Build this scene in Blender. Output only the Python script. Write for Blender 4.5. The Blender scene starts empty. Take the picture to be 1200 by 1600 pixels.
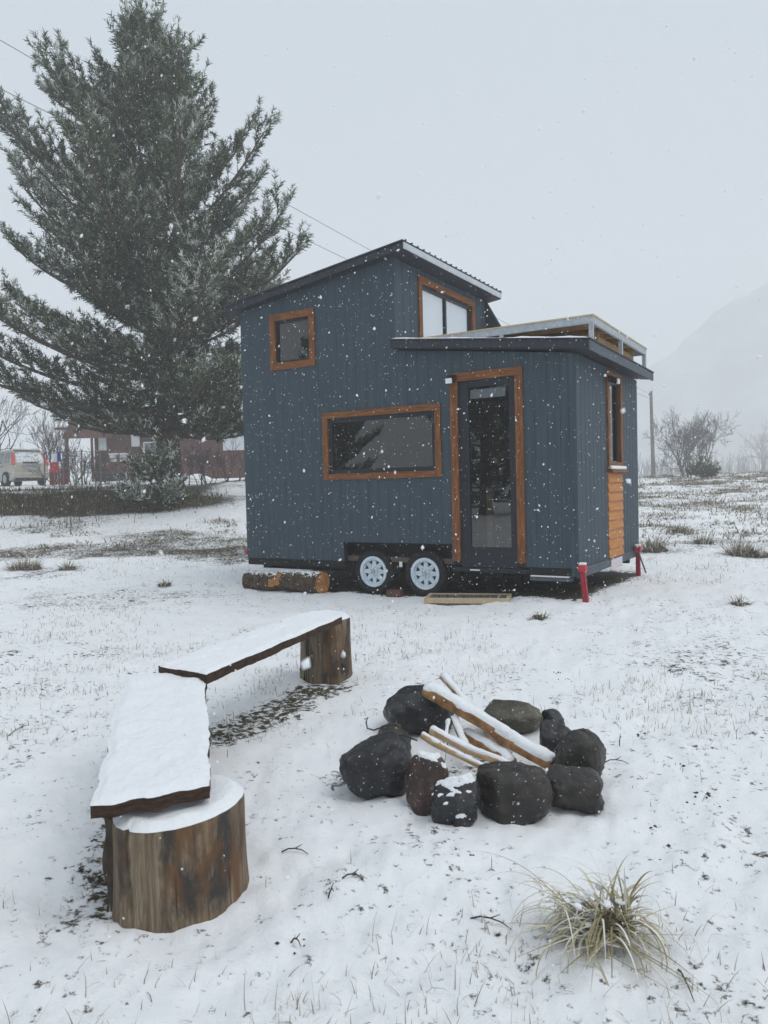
import bpy, math, random
import numpy as np
from mathutils import Vector, Matrix

random.seed(7)
RNG = np.random.default_rng(11)
scene = bpy.context.scene
COL = scene.collection

# ------------------------------------------------------------------ camera
FPX, PITCH, ROLL, CAMH = 1190.0, 0.0327, 0.025, 1.4      # focal length in px of a 1200x1600 frame
cam_d = bpy.data.cameras.new('camera')
cam = bpy.data.objects.new('camera', cam_d)
COL.objects.link(cam)
cam_d.sensor_fit = 'VERTICAL'
cam_d.sensor_height = 36.0
cam_d.lens = 36.0 * FPX / 1600.0
cam_d.clip_start = 0.05
cam_d.clip_end = 3000
cam_d.dof.use_dof = True
cam_d.dof.focus_distance = 8.0
cam_d.dof.aperture_fstop = 8.0
_fw = Vector((0, math.cos(PITCH), -math.sin(PITCH)))
_up = Vector((0, math.sin(PITCH), math.cos(PITCH)))
_rt = Vector((1, 0, 0))
_r2 = (_rt * math.cos(ROLL) - _up * math.sin(ROLL)).normalized()
_u2 = _r2.cross(_fw) * 1.0
M = Matrix((( _r2.x, _u2.x, -_fw.x, 0), (_r2.y, _u2.y, -_fw.y, 0), (_r2.z, _u2.z, -_fw.z, CAMH), (0, 0, 0, 1)))
cam.matrix_world = M
scene.camera = cam

# ------------------------------------------------------------------ sky, sun, exposure
SUN_EL, SUN_AZ = math.radians(58), math.radians(114)
world = bpy.data.worlds.new('World')
scene.world = world
world.use_nodes = True
wn = world.node_tree.nodes
wl = world.node_tree.links
wn.clear()
w_out = wn.new('ShaderNodeOutputWorld')
w_bg = wn.new('ShaderNodeBackground')
w_sky = wn.new('ShaderNodeTexSky')
w_sky.sky_type = 'NISHITA'
w_sky.sun_disc = False
w_sky.sun_elevation = SUN_EL
w_sky.sun_rotation = SUN_AZ
w_sky.air_density = 1.0
w_sky.dust_density = 4.0
# overcast: an even cloud layer in front of the clear sky
w_mix = wn.new('ShaderNodeMix')
w_mix.data_type = 'RGBA'
w_mix.inputs[0].default_value = 0.93
w_mix.inputs[7].default_value = (4.95, 5.70, 6.45, 1)
wl.new(w_sky.outputs[0], w_mix.inputs[6])
wl.new(w_mix.outputs[2], w_bg.inputs[0])
w_bg.inputs[1].default_value = 0.1
wl.new(w_bg.outputs[0], w_out.inputs[0])

sun_d = bpy.data.lights.new('sun', 'SUN')
sun_d.energy = 1.4
sun_d.angle = math.radians(45)
sun_d.color = (1.0, 0.97, 0.93)
sun = bpy.data.objects.new('sun', sun_d)
COL.objects.link(sun)
sun.rotation_euler = (math.radians(90) - SUN_EL, 0, math.radians(180) - SUN_AZ)
sun.location = (0, 0, 60)

vs = scene.view_settings
vs.view_transform = 'Standard'
vs.look = 'None'
vs.exposure = 0.27
vs.gamma = 1.0
vs.use_curve_mapping = False
cy = scene.cycles
cy.use_denoising = True
cy.use_adaptive_sampling = True
cy.adaptive_threshold = 0.015
cy.max_bounces = 6
cy.diffuse_bounces = 3
cy.glossy_bounces = 3
cy.transparent_max_bounces = 12
cy.volume_bounces = 2
cy.use_fast_gi = False

# ------------------------------------------------------------------ helpers
def lin(r, g, b):
    def c(v):
        v /= 255.0
        return v / 12.92 if v <= 0.04045 else ((v + 0.055) / 1.055) ** 2.4
    return (c(r), c(g), c(b))

def ray(px, py):
    X, Y = px - 600, py - 800
    cr, sr = math.cos(ROLL), math.sin(ROLL)
    x, y = X * cr - Y * sr, X * sr + Y * cr
    return _rt * (x / FPX) - _up * (y / FPX) + _fw

def gpt(px, py, z=0.0):
    r = ray(px, py)
    return Vector((0, 0, CAMH)) + r * ((z - CAMH) / r.z)

def at(px, py, Y):
    r = ray(px, py)
    return Vector((0, 0, CAMH)) + r * (Y / r.y)

def sm(a, b, x):
    t = np.clip((np.asarray(x, float) - a) / (b - a), 0, 1)
    return t * t * (3 - 2 * t)

def _hash(ix, iy, iz, seed):
    h = (ix.astype(np.int64) * 374761393 + iy.astype(np.int64) * 668265263 + iz.astype(np.int64) * 2147483647 + seed * 974634777) & 0xFFFFFFFF
    h = ((h ^ (h >> 13)) * 1274126177) & 0xFFFFFFFF
    h = (h ^ (h >> 16)) & 0xFFFFFFFF
    return h / 4294967295.0

def vnoise(x, y, z=None, seed=0):
    x = np.asarray(x, float); y = np.asarray(y, float)
    z = np.zeros_like(x) if z is None else np.asarray(z, float)
    ix, iy, iz = np.floor(x), np.floor(y), np.floor(z)
    fx, fy, fz = x - ix, y - iy, z - iz
    fx, fy, fz = fx * fx * (3 - 2 * fx), fy * fy * (3 - 2 * fy), fz * fz * (3 - 2 * fz)
    r = 0
    for dz in (0, 1):
        for dy in (0, 1):
            for dx in (0, 1):
                w = (fx if dx else 1 - fx) * (fy if dy else 1 - fy) * (fz if dz else 1 - fz)
                r = r + w * _hash(ix + dx, iy + dy, iz + dz, seed)
    return r * 2 - 1

def fbm(x, y, z=None, seed=0, octv=4):
    a, r, f = 1.0, 0, 1.0
    for o in range(octv):
        r = r + a * vnoise(np.asarray(x) * f, np.asarray(y) * f, None if z is None else np.asarray(z) * f, seed + o)
        a *= 0.5; f *= 2.03
    return r

class MB:
    def __init__(self):
        self.v = []; self.f = []; self.m = []
    def add(self, vs, fs, mi=0):
        n = len(self.v)
        self.v.extend([tuple(p) for p in vs])
        for f in fs:
            self.f.append(tuple(i + n for i in f)); self.m.append(mi)
        return self
    def hexa(self, p, mi=0):     # p: 4 bottom ccw, 4 top
        return self.add(p, [(3, 2, 1, 0), (4, 5, 6, 7), (0, 1, 5, 4), (1, 2, 6, 5), (2, 3, 7, 6), (3, 0, 4, 7)], mi)
    def box(self, x0, x1, y0, y1, z0, z1, mi=0):
        return self.hexa([(x0, y0, z0), (x1, y0, z0), (x1, y1, z0), (x0, y1, z0), (x0, y0, z1), (x1, y0, z1), (x1, y1, z1), (x0, y1, z1)], mi)
    def prism(self, poly, fn, a, b, mi=0):   # poly 2D, fn(p, t) -> 3D
        n = len(poly)
        vs = [fn(p, a) for p in poly] + [fn(p, b) for p in poly]
        fs = [tuple(range(n - 1, -1, -1)), tuple(range(n, 2 * n))] + [(i, (i + 1) % n, n + (i + 1) % n, n + i) for i in range(n)]
        return self.add(vs, fs, mi)
    def tube(self, pts, rad, n=8, cap=True, mi=0):
        pts = [Vector(p) for p in pts]
        if not hasattr(rad, '__len__'): rad = [rad] * len(pts)
        vs, fs = [], []
        ref = None
        for i, p in enumerate(pts):
            d = (pts[min(i + 1, len(pts) - 1)] - pts[max(i - 1, 0)])
            d = d.normalized() if d.length > 1e-9 else Vector((0, 0, 1))
            if ref is None:
                ref = Vector((0, 0, 1)) if abs(d.z) < 0.9 else Vector((1, 0, 0))
            a = d.cross(ref)
            a = a.normalized() if a.length > 1e-6 else d.orthogonal().normalized()
            b = d.cross(a); ref = -b if False else ref
            for k in range(n):
                t = 2 * math.pi * k / n
                vs.append(p + (a * math.cos(t) + b * math.sin(t)) * rad[i])
        for i in range(len(pts) - 1):
            for k in range(n):
                k2 = (k + 1) % n
                fs.append((i * n + k, i * n + k2, (i + 1) * n + k2, (i + 1) * n + k))
        if cap:
            fs.append(tuple(range(n - 1, -1, -1)))
            fs.append(tuple((len(pts) - 1) * n + k for k in range(n)))
        return self.add(vs, fs, mi)
    def build(self, name, mat=None, parent=None, smooth=False, bevel=0.0, flip=False):
        me = bpy.data.meshes.new(name)
        me.from_pydata(self.v, [], self.f)
        return finish(name, me, mat, parent, smooth, bevel, self.m)

def finish(name, me, mat, parent=None, smooth=False, bevel=0.0, midx=None):
    mats = mat if isinstance(mat, (list, tuple)) else [mat]
    for m in mats:
        if m is not None: me.materials.append(m)
    if midx is not None and len(mats) > 1:
        me.polygons.foreach_set('material_index', midx)
    if smooth:
        me.polygons.foreach_set('use_smooth', [True] * len(me.polygons))
    import bmesh
    if len(me.polygons) < 60000:
        bm = bmesh.new(); bm.from_mesh(me)
        bmesh.ops.recalc_face_normals(bm, faces=bm.faces)
        bm.to_mesh(me); bm.free()
    me.update()
    o = bpy.data.objects.new(name, me)
    COL.objects.link(o)
    if parent is not None: o.parent = parent
    if bevel:
        b = o.modifiers.new('bevel', 'BEVEL'); b.width = bevel; b.segments = 2; b.limit_method = 'ANGLE'
    return o

def np_mesh(name, verts, faces, mat, parent=None, smooth=False, attrs=None):
    """faces: (n,k) int array of equal-size polygons"""
    me = bpy.data.meshes.new(name)
    verts = np.asarray(verts, np.float32); faces = np.asarray(faces, np.int32)
    n, k = faces.shape
    me.vertices.add(len(verts)); me.vertices.foreach_set('co', verts.ravel())
    me.loops.add(n * k); me.loops.foreach_set('vertex_index', faces.ravel())
    me.polygons.add(n); me.polygons.foreach_set('loop_start', np.arange(0, n * k, k, dtype=np.int32))
    if smooth: me.polygons.foreach_set('use_smooth', np.ones(n, bool))
    for an, av in (attrs or {}).items():
        a = me.attributes.new(an, 'FLOAT', 'POINT'); a.data.foreach_set('value', np.asarray(av, np.float32))
    if mat is not None: me.materials.append(mat)
    me.update(calc_edges=True); me.validate()
    o = bpy.data.objects.new(name, me); COL.objects.link(o)
    if parent is not None: o.parent = parent
    return o

def empty(name, loc=(0, 0, 0), rz=0.0, parent=None):
    o = bpy.data.objects.new(name, None); COL.objects.link(o)
    o.empty_display_size = 0.1
    o.location = loc; o.rotation_euler = (0, 0, rz)
    if parent is not None: o.parent = parent
    return o

def tag(o, label, cat=None, group=None, kind=None):
    o['label'] = label
    if cat: o['category'] = cat
    if group: o['group'] = group
    if kind: o['kind'] = kind
    return o

# ------------------------------------------------------------------ materials
def nodes_of(name):
    m = bpy.data.materials.new(name); m.use_nodes = True
    nt = m.node_tree
    bs = next(n for n in nt.nodes if n.type == 'BSDF_PRINCIPLED')
    return m, nt, bs

def pm(name, c1, c2=None, scale=4.0, rough=0.8, bump=0.0, stretch=(1, 1, 1), detail=6.0, lo=0.3, hi=0.7, metal=0.0, bdist=0.01, spec=0.28, third=None, frost=0.0):
    """two-colour noise material with relief from the same noise; frost = snow settled on upward faces"""
    m, nt, bs = nodes_of(name)
    N, Lk = nt.nodes, nt.links
    tc = N.new('ShaderNodeTexCoord'); mp = N.new('ShaderNodeMapping')
    mp.inputs['Scale'].default_value = stretch
    Lk.new(tc.outputs['Object'], mp.inputs[0])
    nz = N.new('ShaderNodeTexNoise'); nz.inputs['Scale'].default_value = scale; nz.inputs['Detail'].default_value = detail
    nz.inputs['Roughness'].default_value = 0.62
    Lk.new(mp.outputs[0], nz.inputs['Vector'])
    rp = N.new('ShaderNodeValToRGB')
    c2 = c2 or c1
    rp.color_ramp.elements[0].position = lo; rp.color_ramp.elements[0].color = (*c1, 1)
    rp.color_ramp.elements[1].position = hi; rp.color_ramp.elements[1].color = (*c2, 1)
    if third:
        e = rp.color_ramp.elements.new((lo + hi) / 2); e.color = (*third, 1)
    Lk.new(nz.outputs[0], rp.inputs[0])
    out = rp.outputs[0]
    if frost:
        ge = N.new('ShaderNodeNewGeometry'); sx = N.new('ShaderNodeSeparateXYZ'); Lk.new(ge.outputs['Normal'], sx.inputs[0])
        n2 = N.new('ShaderNodeTexNoise'); n2.inputs['Scale'].default_value = 30; n2.inputs['Detail'].default_value = 5
        Lk.new(tc.outputs['Object'], n2.inputs['Vector'])
        ma = N.new('ShaderNodeMath'); ma.operation = 'MULTIPLY_ADD'; ma.inputs[1].default_value = 1.6; Lk.new(n2.outputs[0], ma.inputs[0])
        Lk.new(sx.outputs['Z'], ma.inputs[2])
        mr = N.new('ShaderNodeMapRange'); mr.inputs['From Min'].default_value = 2.1 - frost; mr.inputs['From Max'].default_value = 2.25 - frost
        Lk.new(ma.outputs[0], mr.inputs[0])
        mx = N.new('ShaderNodeMix'); mx.data_type = 'RGBA'; mx.inputs[7].default_value = (0.8, 0.83, 0.86, 1)
        Lk.new(mr.outputs[0], mx.inputs[0]); Lk.new(out, mx.inputs[6]); out = mx.outputs[2]
    Lk.new(out, bs.inputs['Base Color'])
    bs.inputs['Roughness'].default_value = rough
    bs.inputs['Metallic'].default_value = metal
    bs.inputs['Specular IOR Level'].default_value = spec
    if bump:
        bp = N.new('ShaderNodeBump'); bp.inputs['Strength'].default_value = bump; bp.inputs['Distance'].default_value = bdist
        Lk.new(nz.outputs[0], bp.inputs['Height']); Lk.new(bp.outputs[0], bs.inputs['Normal'])
    return m

def glass_mat(name, tint):
    m, nt, bs = nodes_of(name)
    N, Lk = nt.nodes, nt.links
    out = next(n for n in N if n.type == 'OUTPUT_MATERIAL')
    N.remove(bs)
    tr = N.new('ShaderNodeBsdfTransparent'); tr.inputs[0].default_value = (*tint, 1)
    gl = N.new('ShaderNodeBsdfGlossy'); gl.inputs['Roughness'].default_value = 0.012; gl.inputs[0].default_value = (1, 1, 1, 1)
    fr = N.new('ShaderNodeFresnel'); fr.inputs[0].default_value = 1.85
    nz = N.new('ShaderNodeTexNoise'); nz.inputs['Scale'].default_value = 1.3
    tc = N.new('ShaderNodeTexCoord'); Lk.new(tc.outputs['Object'], nz.inputs['Vector'])
    bp = N.new('ShaderNodeBump'); bp.inputs['Strength'].default_value = 0.05; bp.inputs['Distance'].default_value = 0.02
    Lk.new(nz.outputs[0], bp.inputs['Height']); Lk.new(bp.outputs[0], gl.inputs['Normal'])
    mx = N.new('ShaderNodeMixShader')
    ge = N.new('ShaderNodeNewGeometry'); iv = N.new('ShaderNodeMath'); iv.operation = 'SUBTRACT'; iv.inputs[0].default_value = 1.0
    Lk.new(ge.outputs['Backfacing'], iv.inputs[1])          # no total reflection where a ray leaves the thin pane
    mu = N.new('ShaderNodeMath'); mu.operation = 'MULTIPLY'; Lk.new(fr.outputs[0], mu.inputs[0]); Lk.new(iv.outputs[0], mu.inputs[1])
    Lk.new(mu.outputs[0], mx.inputs[0]); Lk.new(tr.outputs[0], mx.inputs[1]); Lk.new(gl.outputs[0], mx.inputs[2])
    Lk.new(mx.outputs[0], out.inputs[0])
    return m

def attr_mat(name, attr, c1, c2, rough=0.8, trans=0.0, noise=0.0):
    """colour from a per-blade value stored on the mesh (snow caught on the blade)"""
    m, nt, bs = nodes_of(name)
    N, Lk = nt.nodes, nt.links
    at_ = N.new('ShaderNodeAttribute'); at_.attribute_name = attr
    rp = N.new('ShaderNodeValToRGB')
    rp.color_ramp.elements[0].color = (*c1, 1); rp.color_ramp.elements[1].color = (*c2, 1)
    Lk.new(at_.outputs['Fac'], rp.inputs[0]); Lk.new(rp.outputs[0], bs.inputs['Base Color'])
    bs.inputs['Roughness'].default_value = rough
    bs.inputs['Specular IOR Level'].default_value = 0.2
    return m

M_ = {}
SNOW = (0.80, 0.835, 0.87)
M_['snow'] = pm('snow', (0.80, 0.83, 0.86), (0.86, 0.875, 0.89), scale=42, rough=0.8, bump=0.9, bdist=0.010, spec=0.25, detail=8)
M_['siding'] = pm('siding', (0.036, 0.055, 0.071), (0.060, 0.084, 0.103), scale=2.6, rough=0.62, bump=0.35, stretch=(7, 7, 0.5), bdist=0.003, spec=0.25, lo=0.25, hi=0.75)
M_['siding_dark'] = pm('siding_dark', (0.026, 0.036, 0.047), (0.034, 0.045, 0.056), scale=5, rough=0.8)
M_['trim_grey'] = pm('trim_grey', (0.07, 0.085, 0.10), (0.10, 0.12, 0.14), scale=8, rough=0.7)
M_['roof'] = pm('roof', (0.022, 0.025, 0.034), (0.04, 0.043, 0.055), scale=7, rough=0.6, bump=0.2, stretch=(3, 3, 1))
M_['flashing'] = pm('flashing', (0.46, 0.49, 0.52), (0.60, 0.63, 0.66), scale=9, rough=0.4, metal=0.3)
for _n, _st in (('wood_v', (9, 9, 0.8)), ('wood_h', (0.8, 0.8, 12))):
    M_[_n] = pm(_n, (0.080, 0.029, 0.009), (0.31, 0.122, 0.036), scale=5, rough=0.6, bump=0.35, stretch=_st, bdist=0.003, third=(0.185, 0.069, 0.020), lo=0.32, hi=0.68, detail=8)
M_['wood_orange'] = pm('wood_orange', (0.40, 0.155, 0.040), (0.56, 0.25, 0.075), scale=3, rough=0.6, bump=0.3, stretch=(2, 2, 14), bdist=0.003)
M_['ply'] = pm('ply', (0.42, 0.32, 0.20), (0.56, 0.45, 0.30), scale=6, rough=0.8, stretch=(1, 8, 1), bump=0.2)
M_['ply_brown'] = pm('ply_brown', (0.32, 0.19, 0.085), (0.50, 0.32, 0.16), scale=5, rough=0.8, stretch=(1, 7, 1), bump=0.2)
M_['steel'] = pm('steel', (0.30, 0.34, 0.37), (0.46, 0.50, 0.53), scale=12, rough=0.5, metal=0.2)
M_['black'] = pm('black', (0.012, 0.014, 0.018), (0.022, 0.025, 0.03), scale=6, rough=0.5)
M_['sash'] = pm('sash', (0.014, 0.018, 0.026), (0.02, 0.025, 0.034), scale=3, rough=0.4)
M_['chassis'] = pm('chassis', (0.008, 0.009, 0.010), (0.020, 0.019, 0.019), scale=10, rough=0.7, bump=0.3)
M_['rubber'] = pm('rubber', (0.012, 0.012, 0.013), (0.026, 0.026, 0.028), scale=20, rough=0.85, bump=0.3)
M_['white_paint'] = pm('white_paint', (0.36, 0.40, 0.42), (0.62, 0.71, 0.78), scale=9, rough=0.4, lo=0.30, hi=0.46)
M_['red'] = pm('red', (0.42, 0.028, 0.045), (0.55, 0.05, 0.06), scale=8, rough=0.5)
M_['red_dark'] = pm('red_dark', (0.26, 0.015, 0.03), (0.36, 0.03, 0.04), scale=8, rough=0.5)
M_['glass'] = glass_mat('glass', (0.30, 0.31, 0.32))
M_['glass_clear'] = glass_mat('glass_clear', (0.97, 0.975, 0.98))
M_['glass_door'] = glass_mat('glass_door', (0.66, 0.67, 0.68))
M_['pale_sheet'] = pm('pale_sheet', (0.72, 0.77, 0.81), (0.78, 0.82, 0.85), scale=2, rough=0.9)
M_['interior'] = pm('interior', (0.10, 0.075, 0.055), (0.16, 0.12, 0.085), scale=3, rough=0.8, stretch=(1, 1, 6))
M_['pale_wood'] = pm('pale_wood', (0.42, 0.30, 0.17), (0.55, 0.42, 0.26), scale=4, rough=0.6, stretch=(6, 6, 1))
M_['pale_cloth'] = pm('pale_cloth', (0.45, 0.45, 0.43), (0.58, 0.57, 0.54), scale=9, rough=0.9, bump=0.3)
M_['leaf'] = pm('leaf', (0.03, 0.09, 0.03), (0.06, 0.16, 0.06), scale=9, rough=0.5)
M_['plate'] = pm('plate', (0.45, 0.10, 0.12), (0.66, 0.62, 0.66), scale=60, rough=0.5, lo=0.40, hi=0.44)
def weathered(name):
    """debarked log: fine upright grain, long drying cracks, ochre, brown and slate-grey stains"""
    m, nt, bs = nodes_of(name)
    N, Lk = nt.nodes, nt.links
    tc = N.new('ShaderNodeTexCoord')
    def nz(sc, stretch, det=7, rg=0.65):
        mp = N.new('ShaderNodeMapping'); mp.inputs['Scale'].default_value = stretch; Lk.new(tc.outputs['Object'], mp.inputs[0])
        n = N.new('ShaderNodeTexNoise'); n.inputs['Scale'].default_value = sc; n.inputs['Detail'].default_value = det; n.inputs['Roughness'].default_value = rg
        n.inputs['Distortion'].default_value = 0.3
        Lk.new(mp.outputs[0], n.inputs['Vector']); return n.outputs[0]
    grain = nz(9, (7, 7, 0.35), 10, 0.72); stain = nz(3.2, (1.6, 1.6, 0.7), 5); stain2 = nz(5.5, (1.2, 1.2, 0.45), 6); crack = nz(7, (3, 3, 0.10), 3, 0.5)
    r1 = N.new('ShaderNodeValToRGB'); e = r1.color_ramp.elements
    e[0].position = 0.30; e[0].color = (0.075, 0.056, 0.040, 1); e[1].position = 0.72; e[1].color = (0.36, 0.30, 0.215, 1)
    x = e.new(0.5); x.color = (0.185, 0.137, 0.090, 1)
    Lk.new(grain, r1.inputs[0])
    def mixc(fac, lo, hi, a, col):
        mr = N.new('ShaderNodeMapRange'); mr.inputs['From Min'].default_value = lo; mr.inputs['From Max'].default_value = hi; Lk.new(fac, mr.inputs[0])
        mx = N.new('ShaderNodeMix'); mx.data_type = 'RGBA'; mx.inputs[7].default_value = (*col, 1)
        Lk.new(mr.outputs[0], mx.inputs[0]); Lk.new(a, mx.inputs[6]); return mx.outputs[2]
    c = mixc(stain, 0.50, 0.60, r1.outputs[0], (0.052, 0.047, 0.043))
    c = mixc(stain2, 0.53, 0.66, c, (0.155, 0.078, 0.034))
    c = mixc(crack, 0.60, 0.64, c, (0.018, 0.012, 0.009))
    Lk.new(c, bs.inputs['Base Color'])
    bs.inputs['Roughness'].default_value = 0.8; bs.inputs['Specular IOR Level'].default_value = 0.25
    mh = N.new('ShaderNodeMath'); mh.operation = 'MULTIPLY_ADD'; mh.inputs[1].default_value = -0.8; Lk.new(crack, mh.inputs[0]); Lk.new(grain, mh.inputs[2])
    bp = N.new('ShaderNodeBump'); bp.inputs['Strength'].default_value = 0.7; bp.inputs['Distance'].default_value = 0.01
    Lk.new(mh.outputs[0], bp.inputs['Height']); Lk.new(bp.outputs[0], bs.inputs['Normal'])
    return m
M_['stump'] = weathered('stump')
M_['stump_top'] = pm('stump_top', (0.16, 0.10, 0.055), (0.28, 0.18, 0.10), scale=8, rough=0.9, bump=0.3)
M_['plank'] = pm('plank', (0.016, 0.011, 0.008), (0.085, 0.046, 0.028), scale=11, rough=0.9, bump=0.7, stretch=(2, 2, 9), bdist=0.012, frost=-0.1)
M_['bark'] = pm('bark', (0.022, 0.018, 0.015), (0.12, 0.09, 0.07), scale=9, rough=0.95, bump=0.9, stretch=(3, 3, 1), bdist=0.03)
M_['bark_log'] = pm('bark_log', (0.022, 0.017, 0.013), (0.13, 0.09, 0.06), scale=14, rough=0.95, bump=1.0, bdist=0.03, frost=0.55)
M_['cut_wood'] = pm('cut_wood', (0.24, 0.095, 0.022), (0.50, 0.25, 0.085), scale=9, rough=0.85, bump=0.5, third=(0.40, 0.19, 0.06))
M_['kindling'] = pm('kindling', (0.40, 0.25, 0.12), (0.70, 0.52, 0.32), scale=7, rough=0.8, bump=0.4, stretch=(3, 3, 3), bdist=0.004)
M_['kindling_red'] = pm('kindling_red', (0.15, 0.065, 0.025), (0.48, 0.27, 0.12), scale=14, rough=0.8, bump=0.4, bdist=0.004)
M_['twig'] = pm('twig', (0.03, 0.024, 0.02), (0.09, 0.07, 0.055), scale=20, rough=0.9)
M_['bare_wood'] = pm('bare_wood', (0.055, 0.045, 0.042), (0.11, 0.093, 0.088), scale=6, rough=0.95)
M_['frosted_wood'] = pm('frosted_wood', (0.13, 0.125, 0.125), (0.30, 0.30, 0.31), scale=6, rough=0.95)
M_['pole_wood'] = pm('pole_wood', (0.11, 0.10, 0.095), (0.19, 0.175, 0.165), scale=4, rough=0.9, stretch=(6, 6, 0.5))
M_['brick_red'] = pm('brick_red', (0.080, 0.029, 0.024), (0.135, 0.054, 0.044), scale=3, rough=0.85, stretch=(0.5, 0.5, 12))
M_['barn_red'] = pm('barn_red', (0.13, 0.035, 0.032), (0.20, 0.06, 0.052), scale=5, rough=0.85)
M_['brown_board'] = pm('brown_board', (0.10, 0.045, 0.034), (0.16, 0.075, 0.055), scale=3, rough=0.85, stretch=(9, 9, 0.5))
M_['car_paint'] = pm('car_paint', (0.36, 0.345, 0.29), (0.42, 0.40, 0.34), scale=2, rough=0.28, spec=0.6)
M_['car_trim'] = pm('car_trim', (0.02, 0.02, 0.022), (0.035, 0.035, 0.037), scale=4, rough=0.5)
M_['car_glass'] = pm('car_glass', (0.10, 0.13, 0.14), (0.30, 0.34, 0.36), scale=4, rough=0.15)
M_['car_snow_glass'] = pm('car_snow_glass', (0.32, 0.36, 0.38), (0.72, 0.76, 0.79), scale=7, rough=0.5, lo=0.38, hi=0.52)
M_['lamp_red'] = pm('lamp_red', (0.45, 0.02, 0.03), (0.5, 0.04, 0.04), scale=4, rough=0.2)
M_['rim'] = pm('rim', (0.30, 0.30, 0.31), (0.4, 0.4, 0.41), scale=4, rough=0.35, metal=0.6)
M_['blue'] = pm('blue', (0.03, 0.06, 0.28), (0.04, 0.08, 0.34), scale=4, rough=0.8)
M_['white_cloth'] = pm('white_cloth', (0.72, 0.73, 0.75), (0.8, 0.8, 0.82), scale=4, rough=0.9)
M_['wire'] = pm('wire', (0.10, 0.105, 0.11), (0.14, 0.145, 0.15), scale=4, rough=0.6)
M_['brick'] = pm('brick', (0.08, 0.04, 0.03), (0.14, 0.075, 0.055), scale=8, rough=0.9)

# ------------------------------------------------------------------ the lie of the land
YAW = 0.5445
DL = np.array([math.cos(YAW), -math.sin(YAW)]); DS = np.array([math.sin(YAW), math.cos(YAW)])
HL, HW = 4.883, 2.95
HC = np.array([2.172, 8.538]); HO = HC - DL * HL          # right-hand corner and origin of the tiny house

def terrain(x, y):
    x = np.asarray(x, float); y = np.asarray(y, float)
    r = np.hypot(x, y)
    base = 0.045 * np.clip(np.minimum(y, 46) - 11.5, 0, None)
    base = base + 0.08 * sm(0.2, 2.2, x) * sm(6.3, 8.6, y)
    plat = 1.55 + 0.028 * (np.minimum(y, 60) - 24)
    m1 = sm(20.8, 23.6, y + 0.5 * fbm(x * 0.25, y * 0.25, seed=4, octv=2)) * sm(-4.6, -7.4, x)
    m2 = sm(17.5, 28, y) * sm(1.0, -6.5, x)
    m = np.maximum(m1, m2)
    z = base + (plat - base) * m
    return z, m1, m2

def bare_mask(x, y):
    """0 snow .. 1 bare earth or grass: sheltered by the house, the benches, the tree and on the steep bank"""
    x = np.asarray(x, float); y = np.asarray(y, float)
    u = (x - HO[0]) * DL[0] + (y - HO[1]) * DL[1]; d = (x - HO[0]) * DS[0] + (y - HO[1]) * DS[1]
    b = sm(-0.25, 0.15, u) * sm(HL + 0.2, HL - 0.2, u) * sm(-0.10, 0.22, d) * sm(HW + 0.2, HW - 0.3, d)
    _, m1, m2 = terrain(x, y)
    bank = sm(0.06, 0.3, m1) * sm(1.0, 0.93, m1) * sm(-5.2, -7.0, x)
    b = np.maximum(b, bank)
    # wind-swept rough ground: the slope left of the house and the field on the right
    rough = (0.34 - 0.10 * sm(0, 3, x)) * sm(12, 15, y) * sm(46, 34, y) * np.clip(0.5 + 1.1 * fbm(x * 0.35, y * 0.5, seed=71, octv=3), 0, 1)
    rough = rough + 0.20 * sm(7, 10, y) * sm(-1.5, -3.5, x) * sm(20, 15, y) * np.clip(0.3 + 1.2 * fbm(x * 0.7, y * 0.7, seed=72, octv=3), 0, 1)
    b = np.maximum(b, rough)
    b = np.maximum(b, 0.10 * sm(0.6, 1.6, x) * sm(2.2, 3.2, y) * sm(9, 6, y) * np.clip(0.5 + 1.2 * fbm(x * 1.3, y * 1.3, seed=73, octv=3), 0, 1))
    tr = np.hypot((x + 6.6) / 2.2, (y - 23.2) / 1.6)
    b = np.maximum(b, 0.8 * sm(1.2, 0.5, tr))
    # under the far plank and left of the near stump
    for (ax, ay, bx, by, w, k) in ((-0.95, 4.3, -0.42, 5.35, 0.30, 0.36), (-1.0, 2.55, -1.12, 3.3, 0.22, 0.26), (0.2, 3.6, 0.85, 3.85, 0.2, 0.22)):
        t = np.clip(((x - ax) * (bx - ax) + (y - ay) * (by - ay)) / ((bx - ax) ** 2 + (by - ay) ** 2), 0, 1)
        dd = np.hypot(x - ax - t * (bx - ax), y - ay - t * (by - ay))
        b = np.maximum(b, k * sm(w, w * 0.25, dd))
    return b

def ground_z(x, y, fine=True):
    z, m1, m2 = terrain(x, y)
    x = np.asarray(x, float); y = np.asarray(y, float)
    r = np.hypot(x, y)
    far = sm(10, 22, r)
    z = z + 0.022 * fbm(x * 1.1, y * 1.1, seed=21, octv=3) * sm(0.5, 2.5, r)
    z = z + 0.09 * far * fbm(x * 0.55, y * 0.55, seed=31, octv=3) * (1 - 0.6 * m1)
    if fine:
        nf = sm(26, 8, r)
        z = z + nf * (0.015 * fbm(x * 5.5, y * 5.5, seed=41, octv=3) + 0.009 * fbm(x * 17, y * 17, seed=51, octv=2))
        z = z - 0.012 * bare_mask(x, y) * nf
    return z

def gz(x, y):
    return float(ground_z(np.array([x]), np.array([y]))[0])

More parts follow.
